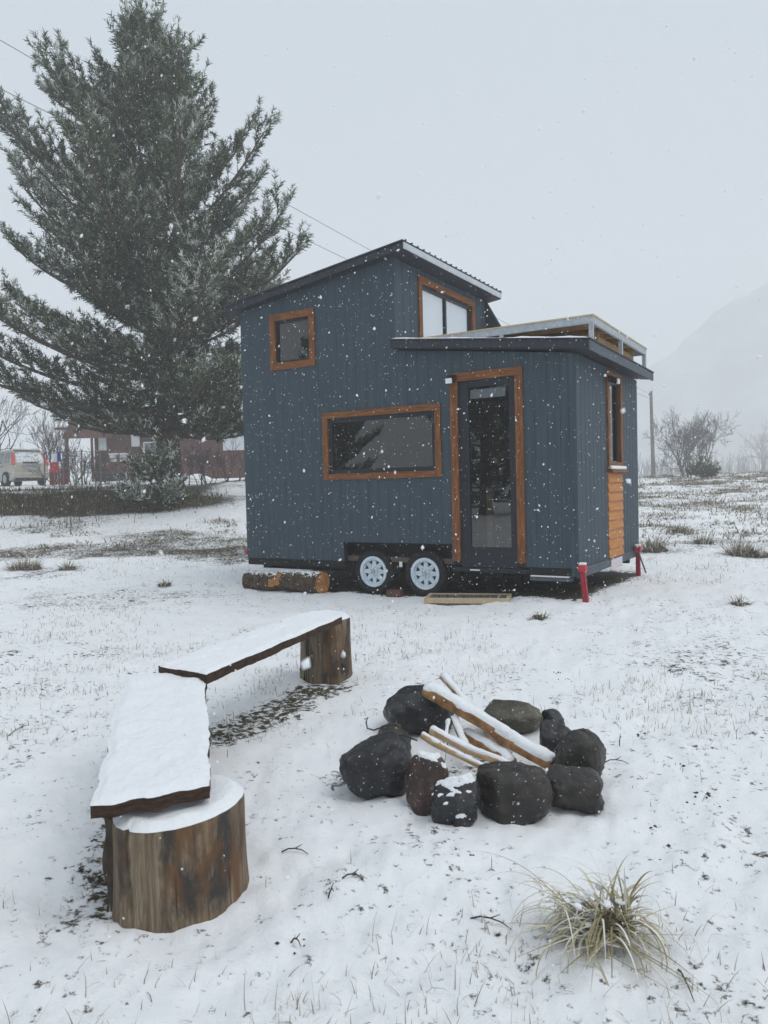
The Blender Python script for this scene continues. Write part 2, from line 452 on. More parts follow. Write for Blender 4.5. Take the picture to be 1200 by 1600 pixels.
# ground sheet: rings round the camera, finer in front
fr = np.linspace(math.radians(40), math.radians(140), 430)
bk = np.linspace(math.radians(140), math.radians(400), 62)[1:-1]
ang = np.concatenate([fr, bk])
rad = np.concatenate([[0.12], 0.3 * np.exp(np.arange(0, 470) * math.log(410 / 0.3) / 469)])
A, R = np.meshgrid(ang, rad)
gx, gy = R * np.cos(A), R * np.sin(A)
gzv = ground_z(gx.ravel(), gy.ravel())
gb = bare_mask(gx.ravel(), gy.ravel())
_, gm1, gm2 = terrain(gx.ravel(), gy.ravel())
nr, na = gx.shape
ii = np.arange(nr - 1)[:, None] * na; jj = np.arange(na)[None, :]; j2 = (np.arange(na)[None, :] + 1) % na
fq = np.stack([ii + jj, ii + na + jj, ii + na + j2, ii + j2], -1).reshape(-1, 4)[:, ::-1]
gm, nt, bs = nodes_of('snow_ground')
N, Lk = nt.nodes, nt.links
tc = N.new('ShaderNodeTexCoord')
def noise(scale, detail=6, rough=0.6, vec=None):
    n = N.new('ShaderNodeTexNoise'); n.inputs['Scale'].default_value = scale; n.inputs['Detail'].default_value = detail
    n.inputs['Roughness'].default_value = rough
    Lk.new(vec or tc.outputs['Object'], n.inputs['Vector']); return n.outputs[0]
def mth(op, a, b=None, c=None):
    n = N.new('ShaderNodeMath'); n.operation = op
    for i, v in enumerate((a, b, c)):
        if v is None: continue
        if isinstance(v, (int, float)): n.inputs[i].default_value = v
        else: Lk.new(v, n.inputs[i])
    return n.outputs[0]
at_b = N.new('ShaderNodeAttribute'); at_b.attribute_name = 'bare'
n_f = noise(21, 9, 0.74)       # flecks
n_c = noise(0.55, 3)           # clusters
n_m = noise(2.6, 4)
s1 = mth('MULTIPLY_ADD', n_c, 0.22, n_f)
s1 = mth('MULTIPLY_ADD', n_m, 0.26, s1)
s1 = mth('MULTIPLY_ADD', at_b.outputs['Fac'], 0.42, s1)
mr = N.new('ShaderNodeMapRange'); mr.inputs['From Min'].default_value = 0.838; mr.inputs['From Max'].default_value = 0.90
Lk.new(s1, mr.inputs[0])
er = N.new('ShaderNodeValToRGB')
er.color_ramp.elements[0].position = 0.35; er.color_ramp.elements[0].color = (0.028, 0.022, 0.017, 1)
er.color_ramp.elements[1].position = 0.68; er.color_ramp.elements[1].color = (0.105, 0.09, 0.05, 1)
Lk.new(noise(6, 8, 0.7), er.inputs[0])
sr = N.new('ShaderNodeValToRGB')
sr.color_ramp.elements[0].color = (0.84, 0.86, 0.88, 1); sr.color_ramp.elements[1].color = (0.90, 0.91, 0.92, 1)
sr.color_ramp.elements[0].position = 0.3; sr.color_ramp.elements[1].position = 0.65
Lk.new(noise(7, 8, 0.65), sr.inputs[0])
gmx = N.new('ShaderNodeMix'); gmx.data_type = 'RGBA'
Lk.new(mr.outputs[0], gmx.inputs[0]); Lk.new(sr.outputs[0], gmx.inputs[6]); Lk.new(er.outputs[0], gmx.inputs[7])
Lk.new(gmx.outputs[2], bs.inputs['Base Color'])
bs.inputs['Roughness'].default_value = 0.8; bs.inputs['Specular IOR Level'].default_value = 0.2
gbp = N.new('ShaderNodeBump'); gbp.inputs['Strength'].default_value = 0.6; gbp.inputs['Distance'].default_value = 0.022
Lk.new(mth('MULTIPLY_ADD', n_f, 1.0, mth('MULTIPLY', mr.outputs[0], -0.5)), gbp.inputs['Height'])
Lk.new(gbp.outputs[0], bs.inputs['Normal'])
ground = np_mesh('ground', np.stack([gx.ravel(), gy.ravel(), gzv], 1), fq, gm, smooth=True, attrs={'bare': gb})
tag(ground, 'thin uneven snow lying over a rough grass meadow', 'ground', kind='structure')

# hills behind the field: a steep mountainside fading into the falling snow
hx = np.linspace(5, 360, 100); hy = np.linspace(0, 1, 34)
HXX, HYY = np.meshgrid(hx, hy)
ridge = 107 * sm(15, 232, HXX) + 4.0 * fbm(HXX * 0.035, HXX * 0 + 3, seed=5, octv=4) * sm(60, 130, HXX)
hz_ = -2 + (ridge + 2) * HYY ** 1.15 + 2.5 * fbm(HXX * 0.05, HYY * 6, seed=9) * HYY
hyy = 285 + 80 * HYY + 0 * HXX
hn = HXX.shape
qi = np.arange(hn[0] - 1)[:, None] * hn[1] + np.arange(hn[1] - 1)[None, :]
hf = np.stack([qi, qi + 1, qi + hn[1] + 1, qi + hn[1]], -1).reshape(-1, 4)
M_['hill'] = pm('hill', (0.38, 0.40, 0.41), (0.58, 0.61, 0.63), scale=0.04, rough=0.95, lo=0.4, hi=0.7)
hill = np_mesh('hills', np.stack([HXX.ravel(), hyy.ravel(), hz_.ravel()], 1), hf, M_['hill'], smooth=True)
tag(hill, 'faint mountainside fading into the falling snow', 'mountain', kind='structure')

# ------------------------------------------------------------------ tiny house
th = empty('tiny_house', (HO[0], HO[1], 0.0), -YAW)
tag(th, 'dark blue-grey tiny house on wheels with brown window frames and stepped roofs', 'tiny house')
ZB = 0.425
UU = 2.578
def ztop_up(u): return 3.965 + (4.33 - 3.965) * (u + 0.0) / 2.6
def ztop_lo(u): return 3.13 + (2.845 - 3.13) * (u - UU) / (HL - UU)

HOLES_L = [(0.55, 1.323, 3.068, 3.844), (1.412, 3.197, 1.509, 2.418), (3.331, 4.266, 0.3, 2.757), (1.70, 3.307, 0.2, 0.678)]
HOLES_IN = [(0.64, 1.233, 3.158, 3.754), (1.49, 3.12, 1.587, 2.34), (3.43, 4.168, 0.3, 2.66), (1.70, 3.307, 0.2, 0.678)]

def spans(u0, u1, z0, zt, holes):
    um = (u0 + u1) / 2
    segs = [(z0, zt)]
    for (a, b, c, d) in holes:
        if b <= u0 + 1e-4 or a >= u1 - 1e-4: continue
        new = []
        for (p, q) in segs:
            if d <= p or c >= q: new.append((p, q)); continue
            if c > p: new.append((p, c))
            if d < q: new.append((d, q))
        segs = new
    return segs

def wall_boards(edges, ztop, z0, holes, fn, mat, parent, name='siding_board', gap=0.0045, ch=0.005, thick=0.016):
    """vertical boards; fn(u, off, z) -> local xyz, off grows inwards from the face"""
    out = []
    for k in range(len(edges) - 1):
        a, b = edges[k], edges[k + 1]
        cuts = sorted({a, b} | {h[i] for h in holes for i in (0, 1) if a + 0.004 < h[i] < b - 0.004})
        groups = {}
        for c0, c1 in zip(cuts[:-1], cuts[1:]):
            l = c0 + (gap if c0 == a else 0); r = c1 - (gap if c1 == b else 0)
            cl = ch if c0 == a else 0; crr = ch if c1 == b else 0
            zt0, zt1 = ztop(l), ztop(r)
            for (p, q) in spans(c0, c1, z0, 99, holes):
                q0, q1 = (zt0, zt1) if q > 90 else (q, q)
                if min(q0, q1) <= p: continue
                sec = [(l, thick), (r, thick), (r, ch), (r - crr, 0), (l + cl, 0), (l, ch)]
                n = len(sec)
                lo = [fn(u, o, p) for u, o in sec]
                hi = [fn(u, o, q0 + (q1 - q0) * (u - l) / max(r - l, 1e-6)) for u, o in sec]
                # pieces of one board above and below an opening are boards of their own
                key = 'low' if q <= 90 and p <= z0 + 1e-6 else ('mid' + str(round(p, 2)) if q <= 90 else 'top')
                full = q > 90 and p <= z0 + 1e-6
                key = 'full' if full and len(cuts) == 2 else key
                mb = groups.setdefault((key, c0), MB())
                mb.add(lo + hi, [tuple(range(n)), tuple(range(2 * n - 1, n - 1, -1))] + [(i, n + i, n + (i + 1) % n, (i + 1) % n) for i in range(n)])
        for mb in groups.values(): out.append(mb.build(name, mat, parent))
    return out

fL = lambda u, o, z: (u, o, z)                      # long wall, facing the camera
fE = lambda d, o, z: (HL - o, d, z)                 # end wall
fU = lambda d, o, z: (UU - o, d, z)                 # upper wall over the deck
e_up = list(np.linspace(0.0, UU, 18)); e_lo = list(np.linspace(UU, HL - 0.03, 16))
wall_boards(e_up, ztop_up, ZB, HOLES_L, fL, M_['siding'], th, gap=0.0011, ch=0.0014)
wall_boards(e_lo, ztop_lo, ZB, HOLES_L, fL, M_['siding'], th, gap=0.0011, ch=0.0014)
EW = (1.27, 1.997, 0.3, 2.80)
wall_boards(list(np.linspace(0.02, HW, 19)), lambda d: 2.845, ZB, [EW], fE, M_['siding'], th)
UW = (0.62, 2.42, 3.30, 4.20)
wall_boards(list(np.linspace(0.0, HW, 15)), lambda d: 4.325, 3.0, [UW], fU, M_['siding'], th)

def sheath(u0, u1, ztop, z0, holes, fn, o0, o1):
    cuts = sorted({u0, u1} | {h[i] for h in holes for i in (0, 1) if u0 < h[i] < u1})
    mb = MB()
    for a, b in zip(cuts[:-1], cuts[1:]):
        for (p, q) in spans(a, b, z0, 99, holes):
            q0, q1 = (ztop(a) - 0.01, ztop(b) - 0.01) if q > 90 else (q, q)
            if min(q0, q1) <= p: continue
            mb.hexa([fn(a, o0, p), fn(b, o0, p), fn(b, o1, p), fn(a, o1, p), fn(a, o0, q0), fn(b, o0, q1), fn(b, o1, q1), fn(a, o1, q0)])
    return mb
sheath(0, UU - 0.02, ztop_up, ZB + 0.003, HOLES_IN, fL, 0.0165, 0.09).build('wall_core', M_['siding_dark'], th)
sheath(UU - 0.02, HL - 0.018, ztop_lo, ZB + 0.003, HOLES_IN, fL, 0.0165, 0.09).build('wall_core', M_['siding_dark'], th)
sheath(0.0168, HW, lambda d: 2.845, ZB + 0.003, [(1.36, 1.907, 1.60, 2.72)], fE, 0.0165, 0.09).build('wall_core', M_['siding_dark'], th)
sheath(0.0168, HW, lambda d: 4.32, 3.0, [(0.70, 2.34, 3.36, 4.12)], fU, 0.0165, 0.09).build('wall_core', M_['siding_dark'], th)
# rear and left walls, floor
MB().hexa([(0, HW - 0.09, ZB), (HL - 0.1, HW - 0.09, ZB), (HL - 0.1, HW, ZB), (0, HW, ZB), (0, HW - 0.09, 3.95), (UU, HW - 0.09, 4.31), (UU, HW, 4.31), (0, HW, 3.95)]).build('rear_wall', M_['siding_dark'], th)
MB().box(-0.002, 0.07, 0.02, HW - 0.1, ZB, 3.95).build('end_wall', M_['siding'], th)
MB().box(0.02, HL - 0.03, 0.1, HW - 0.1, ZB - 0.005, ZB + 0.06).build('floor', M_['interior'], th)
MB().box(0.1, HL - 0.12, HW - 0.14, HW - 0.095, ZB + 0.07, 2.7).build('interior_wall', M_['interior'], th)
MB().box(0.1, UU - 0.1, 0.3, HW - 0.15, 2.75, 2.8).build('loft_floor', M_['interior'], th)
# corner boards
MB().box(HL - 0.075, HL + 0.008, -0.012, 0.018, ZB - 0.09, ztop_lo(HL) - 0.005).build('corner_trim', M_['siding'], th, bevel=0.003)
MB().box(UU - 0.05, UU + 0.008, -0.012, 0.0175, 3.18, 4.325).build('corner_trim', M_['siding'], th, bevel=0.003)
# skirt and trailer frame
MB().box(0.0, 1.69, 0.02, 0.08, 0.325, ZB - 0.004).build('skirt_board', M_['chassis'], th)
MB().box(4.285, HL - 0.08, 0.012, 0.07, 0.34, ZB - 0.004).build('skirt_board', M_['chassis'], th)
MB().box(HL - 0.03, HL + 0.012, 0.03, HW, 0.315, ZB - 0.004).build('skirt_board', M_['trim_grey'], th, bevel=0.003)
ch = MB().box(0.0, HL - 0.05, 0.35, 0.45, 0.24, 0.41).box(0.0, HL - 0.05, HW - 0.45, HW - 0.35, 0.24, 0.41)
for uu in np.linspace(0.3, 4.6, 7): ch.box(uu - 0.04, uu + 0.04, 0.12, HW - 0.1, 0.28, 0.405)
ch.box(1.72, 3.29, 0.24, 0.34, 0.2, 0.68).box(1.71, 3.297, 0.0955, 0.235, 0.66, 0.70)
for uu in (2.124, 2.895): ch.box(uu - 0.04, uu + 0.04, 0.1, HW - 0.3, 0.25, 0.33)
ch.box(-0.9, 0.1, HW / 2 - 0.06, HW / 2 + 0.06, 0.28, 0.4)
ch.build('chassis', M_['chassis'], th)
MB().box(4.30, HL - 0.10, 0.02, 0.14, 0.27, 0.318).build('side_rail', M_['trim_grey'], th)
MB().box(4.31, HL - 0.11, 0.0, 0.12, 0.3185, 0.333).build('rail_snow', M_['snow'], th, bevel=0.006)

# wheels
def annulus(mb, cx, cz, r0, r1, y0, y1, n=36, mi=0):
    vs = []
    for k in range(n):
        t = 2 * math.pi * k / n
        c, s = math.cos(t), math.sin(t)
        vs += [(cx + r0 * c, y0, cz + r0 * s), (cx + r1 * c, y0, cz + r1 * s), (cx + r1 * c, y1, cz + r1 * s), (cx + r0 * c, y1, cz + r0 * s)]
    fs = []
    for k in range(n):
        a, b = 4 * k, 4 * ((k + 1) % n)
        for i in range(4):
            j = (i + 1) % 4
            fs.append((a + i, a + j, b + j, b + i))
    mb.add(vs, fs, mi); return mb

def wheel(cu):
    w = empty('wheel', (cu, 0.05, 0.29), 0, th)
    t = MB()
    prof = [(0.195, 0.02), (0.225, -0.005), (0.265, -0.006), (0.288, 0.008), (0.296, 0.03), (0.296, 0.15), (0.285, 0.185), (0.2, 0.19)]
    n = 44
    vs, fs = [], []
    for k in range(n):
        a = 2 * math.pi * k / n
        for (r, y) in prof:
            vs.append((r * math.cos(a), y, r * math.sin(a)))
    m = len(prof)
    for k in range(n):
        for i in range(m - 1):
            fs.append((k * m + i, ((k + 1) % n) * m + i, ((k + 1) % n) * m + i + 1, k * m + i + 1))
    t.add(vs, fs); t.build('tyre', M_['rubber'], w, smooth=True)
    # spoked rim: lip, spoke disc with eight three-cornered holes, hub
    rim = MB()
    annulus(rim, 0, 0, 0.165, 0.203, -0.004, 0.05)
    y0, y1 = 0.028, 0.036
    for k in range(8):
        a0 = 2 * math.pi * (k + 0.5) / 8
        def P(r, a, y): return (r * math.cos(a), y, r * math.sin(a))
        h = 2 * math.pi / 16
        # hole between spokes: apex inwards, base outwards
        ring_o = [P(0.168, a0 + h * s, y0) for s in np.linspace(-1, 1, 9)]
        hole = [P(0.150, a0 - h * 0.60, y0), P(0.088, a0, y0), P(0.150, a0 + h * 0.60, y0)]
        inn = [P(0.062, a0 + h * s, y0) for s in (-1, 0, 1)]
        V = ring_o + hole + inn
        F = [(0, 1, 9), (1, 2, 9), (2, 3, 9), (3, 4, 9), (4, 11, 9), (4, 5, 11), (5, 6, 11), (6, 7, 11), (7, 8, 11),
             (0, 9, 10, 12), (10, 13, 12), (8, 14, 10, 11), (10, 14, 13)]
        rim.add(V, F)
        # depth of the hole edges
        rim.add([hole[0], hole[1], hole[2]] + [(p[0] * 1.0, y1 + 0.02, p[2] * 1.0) for p in hole], [(0, 1, 4, 3), (1, 2, 5, 4), (2, 0, 3, 5)])
    rim.tube([(0, 0.0, 0), (0, 0.029, 0)], [0.055, 0.064], 20)
    rim.build('rim', M_['white_paint'], w)
    hub = MB().tube([(0, -0.02, 0), (0, 0.0, 0)], [0.026, 0.03], 14)
    for k in range(5):
        a = 2 * math.pi * k / 5
        hub.tube([(0.043 * math.cos(a), -0.01, 0.043 * math.sin(a)), (0.043 * math.cos(a), 0.003, 0.043 * math.sin(a))], 0.007, 6)
    hub.build('hub', M_['steel'], w)
    MB().tube([(0, 0.05, 0), (0, 0.06, 0)], 0.16, 20).build('brake_drum', M_['black'], w)
    return w
wheel(2.124); wheel(2.895)
MB().box(2.50, 2.545, 0.09, 0.095, 0.36, 0.43).build('sticker', M_['white_cloth'], th)

# ----- windows
def frame4(parent, fn, u0, u1, z0, z1, w, o0, o1, name='frame_board'):
    def bar(a, b, p, q, mat):
        MB().hexa([fn(a, o0, p), fn(b, o0, p), fn(b, o1, p), fn(a, o1, p), fn(a, o0, q), fn(b, o0, q), fn(b, o1, q), fn(a, o1, q)]).build(name, M_[mat], parent, bevel=0.004)
    bar(u0, u0 + w, z0, z1 - w - .002, 'wood_v'); bar(u1 - w, u1, z0, z1 - w - .002, 'wood_v')
    bar(u0, u1, z1 - w, z1, 'wood_h')
    bar(u0 + w + .002, u1 - w - .002, z0, z0 + w, 'wood_h')

def pbox(fn, a, b, o0, o1, p, q):
    return MB().hexa([fn(a, o0, p), fn(b, o0, p), fn(b, o1, p), fn(a, o1, p), fn(a, o0, q), fn(b, o0, q), fn(b, o1, q), fn(a, o1, q)])

def sash(name, fn, u0, u1, z0, z1, s, o0, o1, mull=None, label=None, parent=th):
    mb = MB()
    for (a, b, p, q) in ((u0, u0 + s, z0, z1), (u1 - s, u1, z0, z1), (u0 + s, u1 - s, z0, z0 + s), (u0 + s, u1 - s, z1 - s, z1)):
        mb.hexa([fn(a, o0, p), fn(b, o0, p), fn(b, o1, p), fn(a, o1, p), fn(a, o0, q), fn(b, o0, q), fn(b, o1, q), fn(a, o1, q)])
    if mull:
        for m in mull:
            a, b, p, q = m - s * .5, m + s * .5, z0 + s, z1 - s
            mb.hexa([fn(a, o0, p), fn(b, o0, p), fn(b, o1, p), fn(a, o1, p), fn(a, o0, q), fn(b, o0, q), fn(b, o1, q), fn(a, o1, q)])
    o = mb.build(name, M_['sash'], parent, bevel=0.003)
    if label: o['label'] = label
    return o

# small high window
w1 = sash('window', fL, 0.645, 1.228, 3.163, 3.749, 0.032, 0.012, 0.06, label='small square window high on the long wall')
frame4(w1, fL, 0.55, 1.323, 3.068, 3.844, 0.095, -0.024, 0.03)
pbox(fL, 0.672, 1.20, 0.034, 0.04, 3.19, 3.722).build('pane', M_['glass'], w1)
# large low window
w2 = sash('window', fL, 1.495, 3.115, 1.592, 2.335, 0.055, 0.012, 0.06, label='wide low window beside the door')
frame4(w2, fL, 1.412, 3.197, 1.509, 2.418, 0.083, -0.024, 0.03)
pbox(fL, 1.545, 3.065, 0.034, 0.04, 1.642, 2.285).build('pane', M_['glass'], w2)
# end-wall window over an orange boarded panel
w3 = sash('window', fE, 1.365, 1.902, 1.605, 2.715, 0.06, 0.012, 0.06, label='tall narrow window in the end wall')
frame4(w3, fE, 1.27, 1.997, 1.56, 2.80, 0.09, -0.026, 0.03)
pbox(fE, 1.42, 1.85, 0.034, 0.04, 1.66, 2.66).build('pane', M_['glass'], w3)
pbox(fE, 1.25, 2.02, -0.075, 0.02, 1.512, 1.552).build('sill', M_['wood_h'], w3, bevel=0.004)
snowsill = pbox(fE, 1.26, 2.01, -0.07, -0.028, 1.5525, 1.60).build('sill_snow', M_['snow'], w3, bevel=0.018)
pan = pbox(fE, 1.285, 1.985, 0.004, 0.016, 0.44, 1.508).build('panel', M_['wood_orange'], th)
pan['label'] = 'orange boarded panel below the end window'
nb = 9
for k in range(nb):
    p0 = 0.425 + k * (1.505 - 0.425) / nb; p1 = 0.425 + (k + 1) * (1.505 - 0.425) / nb - 0.004
    a, b = 1.275, 1.992
    MB().hexa([fE(a, -0.022, p0), fE(b, -0.022, p0), fE(b, 0.003, p0), fE(a, 0.003, p0), fE(a, -0.006, p1), fE(b, -0.006, p1), fE(b, 0.003, p1), fE(a, 0.003, p1)]).build('board', M_['wood_orange'], pan)
# upper window over the deck: a plain white sheet behind each of two panes
w4 = sash('window', fU, 0.71, 2.33, 3.37, 4.12, 0.05, 0.012, 0.06, mull=[1.48], label='two-pane window of the upper storey above the deck')
frame4(w4, fU, 0.62, 2.42, 3.28, 4.215, 0.092, -0.026, 0.03)
pbox(fU, 0.75, 1.45, 0.034, 0.04, 3.41, 4.08).build('pane', M_['glass_clear'], w4)
pbox(fU, 1.51, 2.29, 0.034, 0.04, 3.41, 4.08).build('pane', M_['glass_clear'], w4)
pbox(fU, 0.75, 1.45, 0.05, 0.054, 3.41, 4.08).build('pale_sheet', M_['pale_sheet'], w4)
pbox(fU, 1.51, 2.29, 0.05, 0.054, 3.41, 4.08).build('pale_sheet', M_['pale_sheet'], w4)
# door
dr = MB()
for (a, b, p, q) in ((3.432, 3.56, 0.40, 2.655), (4.082, 4.166, 0.40, 2.655), (3.56, 4.082, 0.40, 0.645), (3.56, 4.082, 2.58, 2.655)):
    dr.hexa([fL(a, 0.012, p), fL(b, 0.012, p), fL(b, 0.06, p), fL(a, 0.06, p), fL(a, 0.012, q), fL(b, 0.012, q), fL(b, 0.06, q), fL(a, 0.06, q)])
door = dr.build('door', M_['sash'], th, bevel=0.004)
door['label'] = 'dark glazed door with a brown wooden surround'
pbox(fL, 3.555, 4.087, 0.034, 0.04, 0.64, 2.585).build('pane', M_['glass_door'], door)
hd = MB().tube([(3.50, 0.012, 1.46), (3.50, -0.045, 1.46), (3.60, -0.045, 1.46)], 0.011, 8)
hd.build('handle', M_['black'], door, smooth=True)
for (a, b, p, q) in ((3.331, 3.43, 0.472, 2.655), (4.168, 4.266, 0.472, 2.655), (3.331, 4.266, 2.657, 2.757)):
    pbox(fL, a, b, -0.024, 0.03, p, q).build('frame_board', M_['wood_v' if q - p > 1 else 'wood_h'], door, bevel=0.004)
pbox(fL, 3.31, 4.283, -0.006, 0.1, 0.345, 0.397).build('threshold', M_['sash'], th, bevel=0.003)
MB().box(3.55, 3.68, -0.009, -0.0065, 0.362, 0.378).build('sticker', M_['white_cloth'], th)
# things inside, seen through the door
MB().box(3.56, 3.64, 0.5, 0.58, ZB + 0.065, 1.35).build('post', M_['pale_wood'], th)
MB().box(3.5, 4.5, 0.9, 1.6, ZB + 0.065, 0.95).build('cabinet', M_['pale_cloth'], th, bevel=0.01)
pl = MB()
for k in range(26):
    a = random.uniform(0, 6.28); r = random.uniform(0.05, 0.2); z = 1.25 + random.uniform(-0.12, 0.22)
    c = Vector((4.12 + r * math.cos(a), 0.95 + r * math.sin(a) * 0.6, z)); d = Vector((math.cos(a), math.sin(a), random.uniform(-.3, .7))) * 0.07
    s = d.cross(Vector((0, 0, 1))).normalized() * 0.025
    pl.add([c, c + d * .5 + s, c + d, c + d * .5 - s], [(0, 1, 2, 3)])
pl.box(4.04, 4.2, 0.93, 1.05, 0.952, 1.12)
pl.build('houseplant', M_['leaf'], th)
MB().box(3.57, 4.02, 0.062, 0.075, 2.44, 2.55).build('pale_strip', M_['pale_sheet'], door)  # pale strip just behind the top of the door glass

# lamps
def lamp(fn, u, z):
    b = pbox(fn, u - 0.035, u + 0.035, -0.05, -0.026, z + 0.0, z + 0.075).build('wall_lamp', M_['black'], th, bevel=0.004)
    MB().hexa([fn(u - 0.05, -0.13, z - 0.045), fn(u + 0.05, -0.13, z - 0.045), fn(u + 0.05, -0.05, z - 0.015), fn(u - 0.05, -0.05, z - 0.015), fn(u - 0.05, -0.145, z + 0.03), fn(u + 0.05, -0.145, z + 0.03), fn(u + 0.05, -0.052, z + 0.07), fn(u - 0.05, -0.052, z + 0.07)]).build('lamp_head', M_['black'], b, bevel=0.004)
    MB().hexa([fn(u - 0.04, -0.152, z - 0.04), fn(u + 0.04, -0.152, z - 0.04), fn(u + 0.04, -0.13, z - 0.04), fn(u - 0.04, -0.13, z - 0.04), fn(u - 0.04, -0.155, z + 0.02), fn(u + 0.04, -0.155, z + 0.02), fn(u + 0.04, -0.145, z + 0.02), fn(u - 0.04, -0.145, z + 0.02)]).build('lens', M_['white_cloth'], b)
lamp(fL, 3.385, 2.665); lamp(fE, 1.31, 2.66)

# ----- roofs
def slab(name, mat, u0, u1, d0, d1, za, zb, th_, parent=th, bevel=0.004):
    """za: top at u0, zb: top at u1"""
    return MB().hexa([(u0, d0, za - th_), (u1, d0, zb - th_), (u1, d1, zb - th_), (u0, d1, za - th_), (u0, d0, za), (u1, d0, zb), (u1, d1, zb), (u0, d1, za)]).build(name, mat, parent, bevel=bevel)
zu = lambda u: 4.052 + (4.443 - 4.052) * (u + 0.138) / 2.943
upr = slab('upper_roof', M_['roof'], -0.138, 2.795, -0.15, 3.0, zu(-0.138) - 0.022, zu(2.795) - 0.022, 0.09)
for k in range(13):      # ribbed metal sheets
    u0 = -0.15 + k * 0.2275; u1 = u0 + 0.223
    slab('roof_sheet', M_['roof'], u0, u1, -0.165, 3.015, zu(u0) + 0.002, zu(u1) + 0.002, 0.020, parent=upr, bevel=0)
MB().box(2.797, 2.812, -0.14, 2.99, zu(2.8) - 0.105, zu(2.8) - 0.026).build('fascia', M_['flashing'], upr, bevel=0.002)
for k in range(20):
    d = -0.10 + k * 0.16
    MB().tube([(2.77, d, zu(2.8) - 0.001), (2.825, d, zu(2.8) + 0.003)], 0.010, 6).build('roof_rib', M_['roof'], upr)
zl = lambda u: 3.245 + (2.957 - 3.245) * (u - 2.60) / (5.09 - 2.60)
lor = slab('lower_roof', M_['roof'], UU + 0.004, 5.075, -0.15, 3.05, zl(2.582) - 0.012, zl(5.075) - 0.012, 0.095)
for k in range(11):
    u0 = UU + 0.006 + k * 0.2295; u1 = u0 + 0.225
    slab('roof_sheet', M_['roof'], u0, u1, -0.162, 3.06, zl(u0) + 0.006, zl(u1) + 0.006, 0.017, parent=lor, bevel=0)
MB().box(5.077, 5.095, -0.148, 3.048, zl(5.08) - 0.125, zl(5.08) - 0.016).build('fascia', M_['trim_grey'], lor, bevel=0.002)
# settled snow on the roofs
def roof_snow(parent, u0, u1, d0, d1, zf, t, name='roof_snow', nu=60, nd=40):
    uu = np.linspace(u0, u1, nu); dd = np.linspace(d0, d1, nd)
    Ug, Dg = np.meshgrid(uu, dd)
    e = np.minimum.reduce([Ug - u0, u1 - Ug, Dg - d0, d1 - Dg])
    h = t * sm(-0.002, 0.05, e) * (0.8 + 0.35 * fbm(Ug * 7, Dg * 7, seed=77, octv=3))
    Z = zf(Ug) + np.maximum(h, -0.002)
    q = np.arange(nd - 1)[:, None] * nu + np.arange(nu - 1)[None, :]
    F = np.stack([q, q + 1, q + nu + 1, q + nu], -1).reshape(-1, 4)
    return np_mesh(name, np.stack([Ug.ravel(), Dg.ravel(), Z.ravel()], 1), F, M_['snow'], parent, smooth=True)
roof_snow(lor, UU + 0.01, 5.085, -0.158, 3.05, lambda u: zl(u) + 0.007, 0.022, nu=90, nd=60)
roof_snow(upr, -0.145, 2.72, -0.03, 3.0, lambda u: zu(u) + 0.003, 0.010)
# dusting along the foot of the upper wall
# deck platform on the lower roof
ZD = 3.246
dk = MB().box(2.62, 5.095, -0.002, 2.66, ZD - 0.018, ZD).build('deck_board', M_['ply'], th)
dk['label'] = 'pale plywood terrace on the lower roof'
roof_snow(dk, 2.63, 5.07, 0.02, 2.64, lambda u: ZD + 0.0005 + 0 * u, 0.012, name='deck_snow')
sf = MB()
sf.box(2.62, 5.085, 0.004, 0.034, ZD - 0.098, ZD - 0.0185).box(5.055, 5.087, 0.036, 2.62, ZD - 0.098, ZD - 0.0185)
sf.box(2.62, 5.085, 2.622, 2.654, ZD - 0.098, ZD - 0.0185)
sf.build('deck_frame', M_['steel'], dk, bevel=0.003)
for d in np.linspace(0.35, 2.3, 6):
    MB().box(2.62, 5.05, d - 0.02, d + 0.02, ZD - 0.085, ZD - 0.0186).build('joist', M_['ply_brown'], dk)
pl_ = MB().box(2.64, 5.05, 1.55, 1.58, 3.0, ZD - 0.0188)
for (u, d) in ((5.055, 0.005), (4.0, 0.005), (5.055, 1.29), (5.055, 2.60), (3.1, 2.60), (4.0, 2.60)):
    MB().box(u - 0.018, u + 0.0305, d, d + 0.048, zl(u) - 0.003, ZD - 0.0987).build('deck_post', M_['steel'], dk, bevel=0.003)
MB().box(2.64, 4.98, 0.62, 0.645, 3.005, ZD - 0.0989).build('deck_panel', M_['ply_brown'], dk)
MB().box(4.9, 4.925, 0.66, 2.58, 2.995, ZD - 0.0989).build('deck_panel', M_['ply_brown'], dk)

# screw jacks at the end corners, marker lamp, plate
def jack(d, tilt):
    j = MB().box(HL + 0.014, HL + 0.10, d - 0.045, d + 0.045, 0.40, 0.475).build('jack', M_['red'], th, bevel=0.006)
    l = MB()
    gg = HO + DL * (HL + 0.06) + DS * d
    z0 = gz(gg[0], gg[1]) - 0.01
    l.hexa([(HL + 0.03 + tilt, d - 0.04, z0), (HL + 0.09 + tilt, d - 0.04, z0), (HL + 0.09 + tilt, d + 0.02, z0), (HL + 0.03 + tilt, d + 0.02, z0),
            (HL + 0.03, d - 0.025, 0.398), (HL + 0.085, d - 0.025, 0.398), (HL + 0.085, d + 0.025, 0.398), (HL + 0.03, d + 0.025, 0.398)])
    l.build('jack_leg', M_['red_dark'], j, bevel=0.004)
    MB().box(HL + 0.018, HL + 0.096, d - 0.041, d + 0.041, 0.4755, 0.502).build('jack_snow', M_['snow'], j, bevel=0.012)
    return j
jack(-0.035, 0.03)
jack(2.62, 0.0)
MB().tube([(HL + 0.08, 2.55, 0.40), (HL + 0.2, 2.45, 0.12)], 0.012, 6).build('jack_crank', M_['wire'], th)
pbox(fE, 1.34, 1.90, -0.018, -0.0125, 0.27, 0.40).build('number_plate', M_['plate'], th)
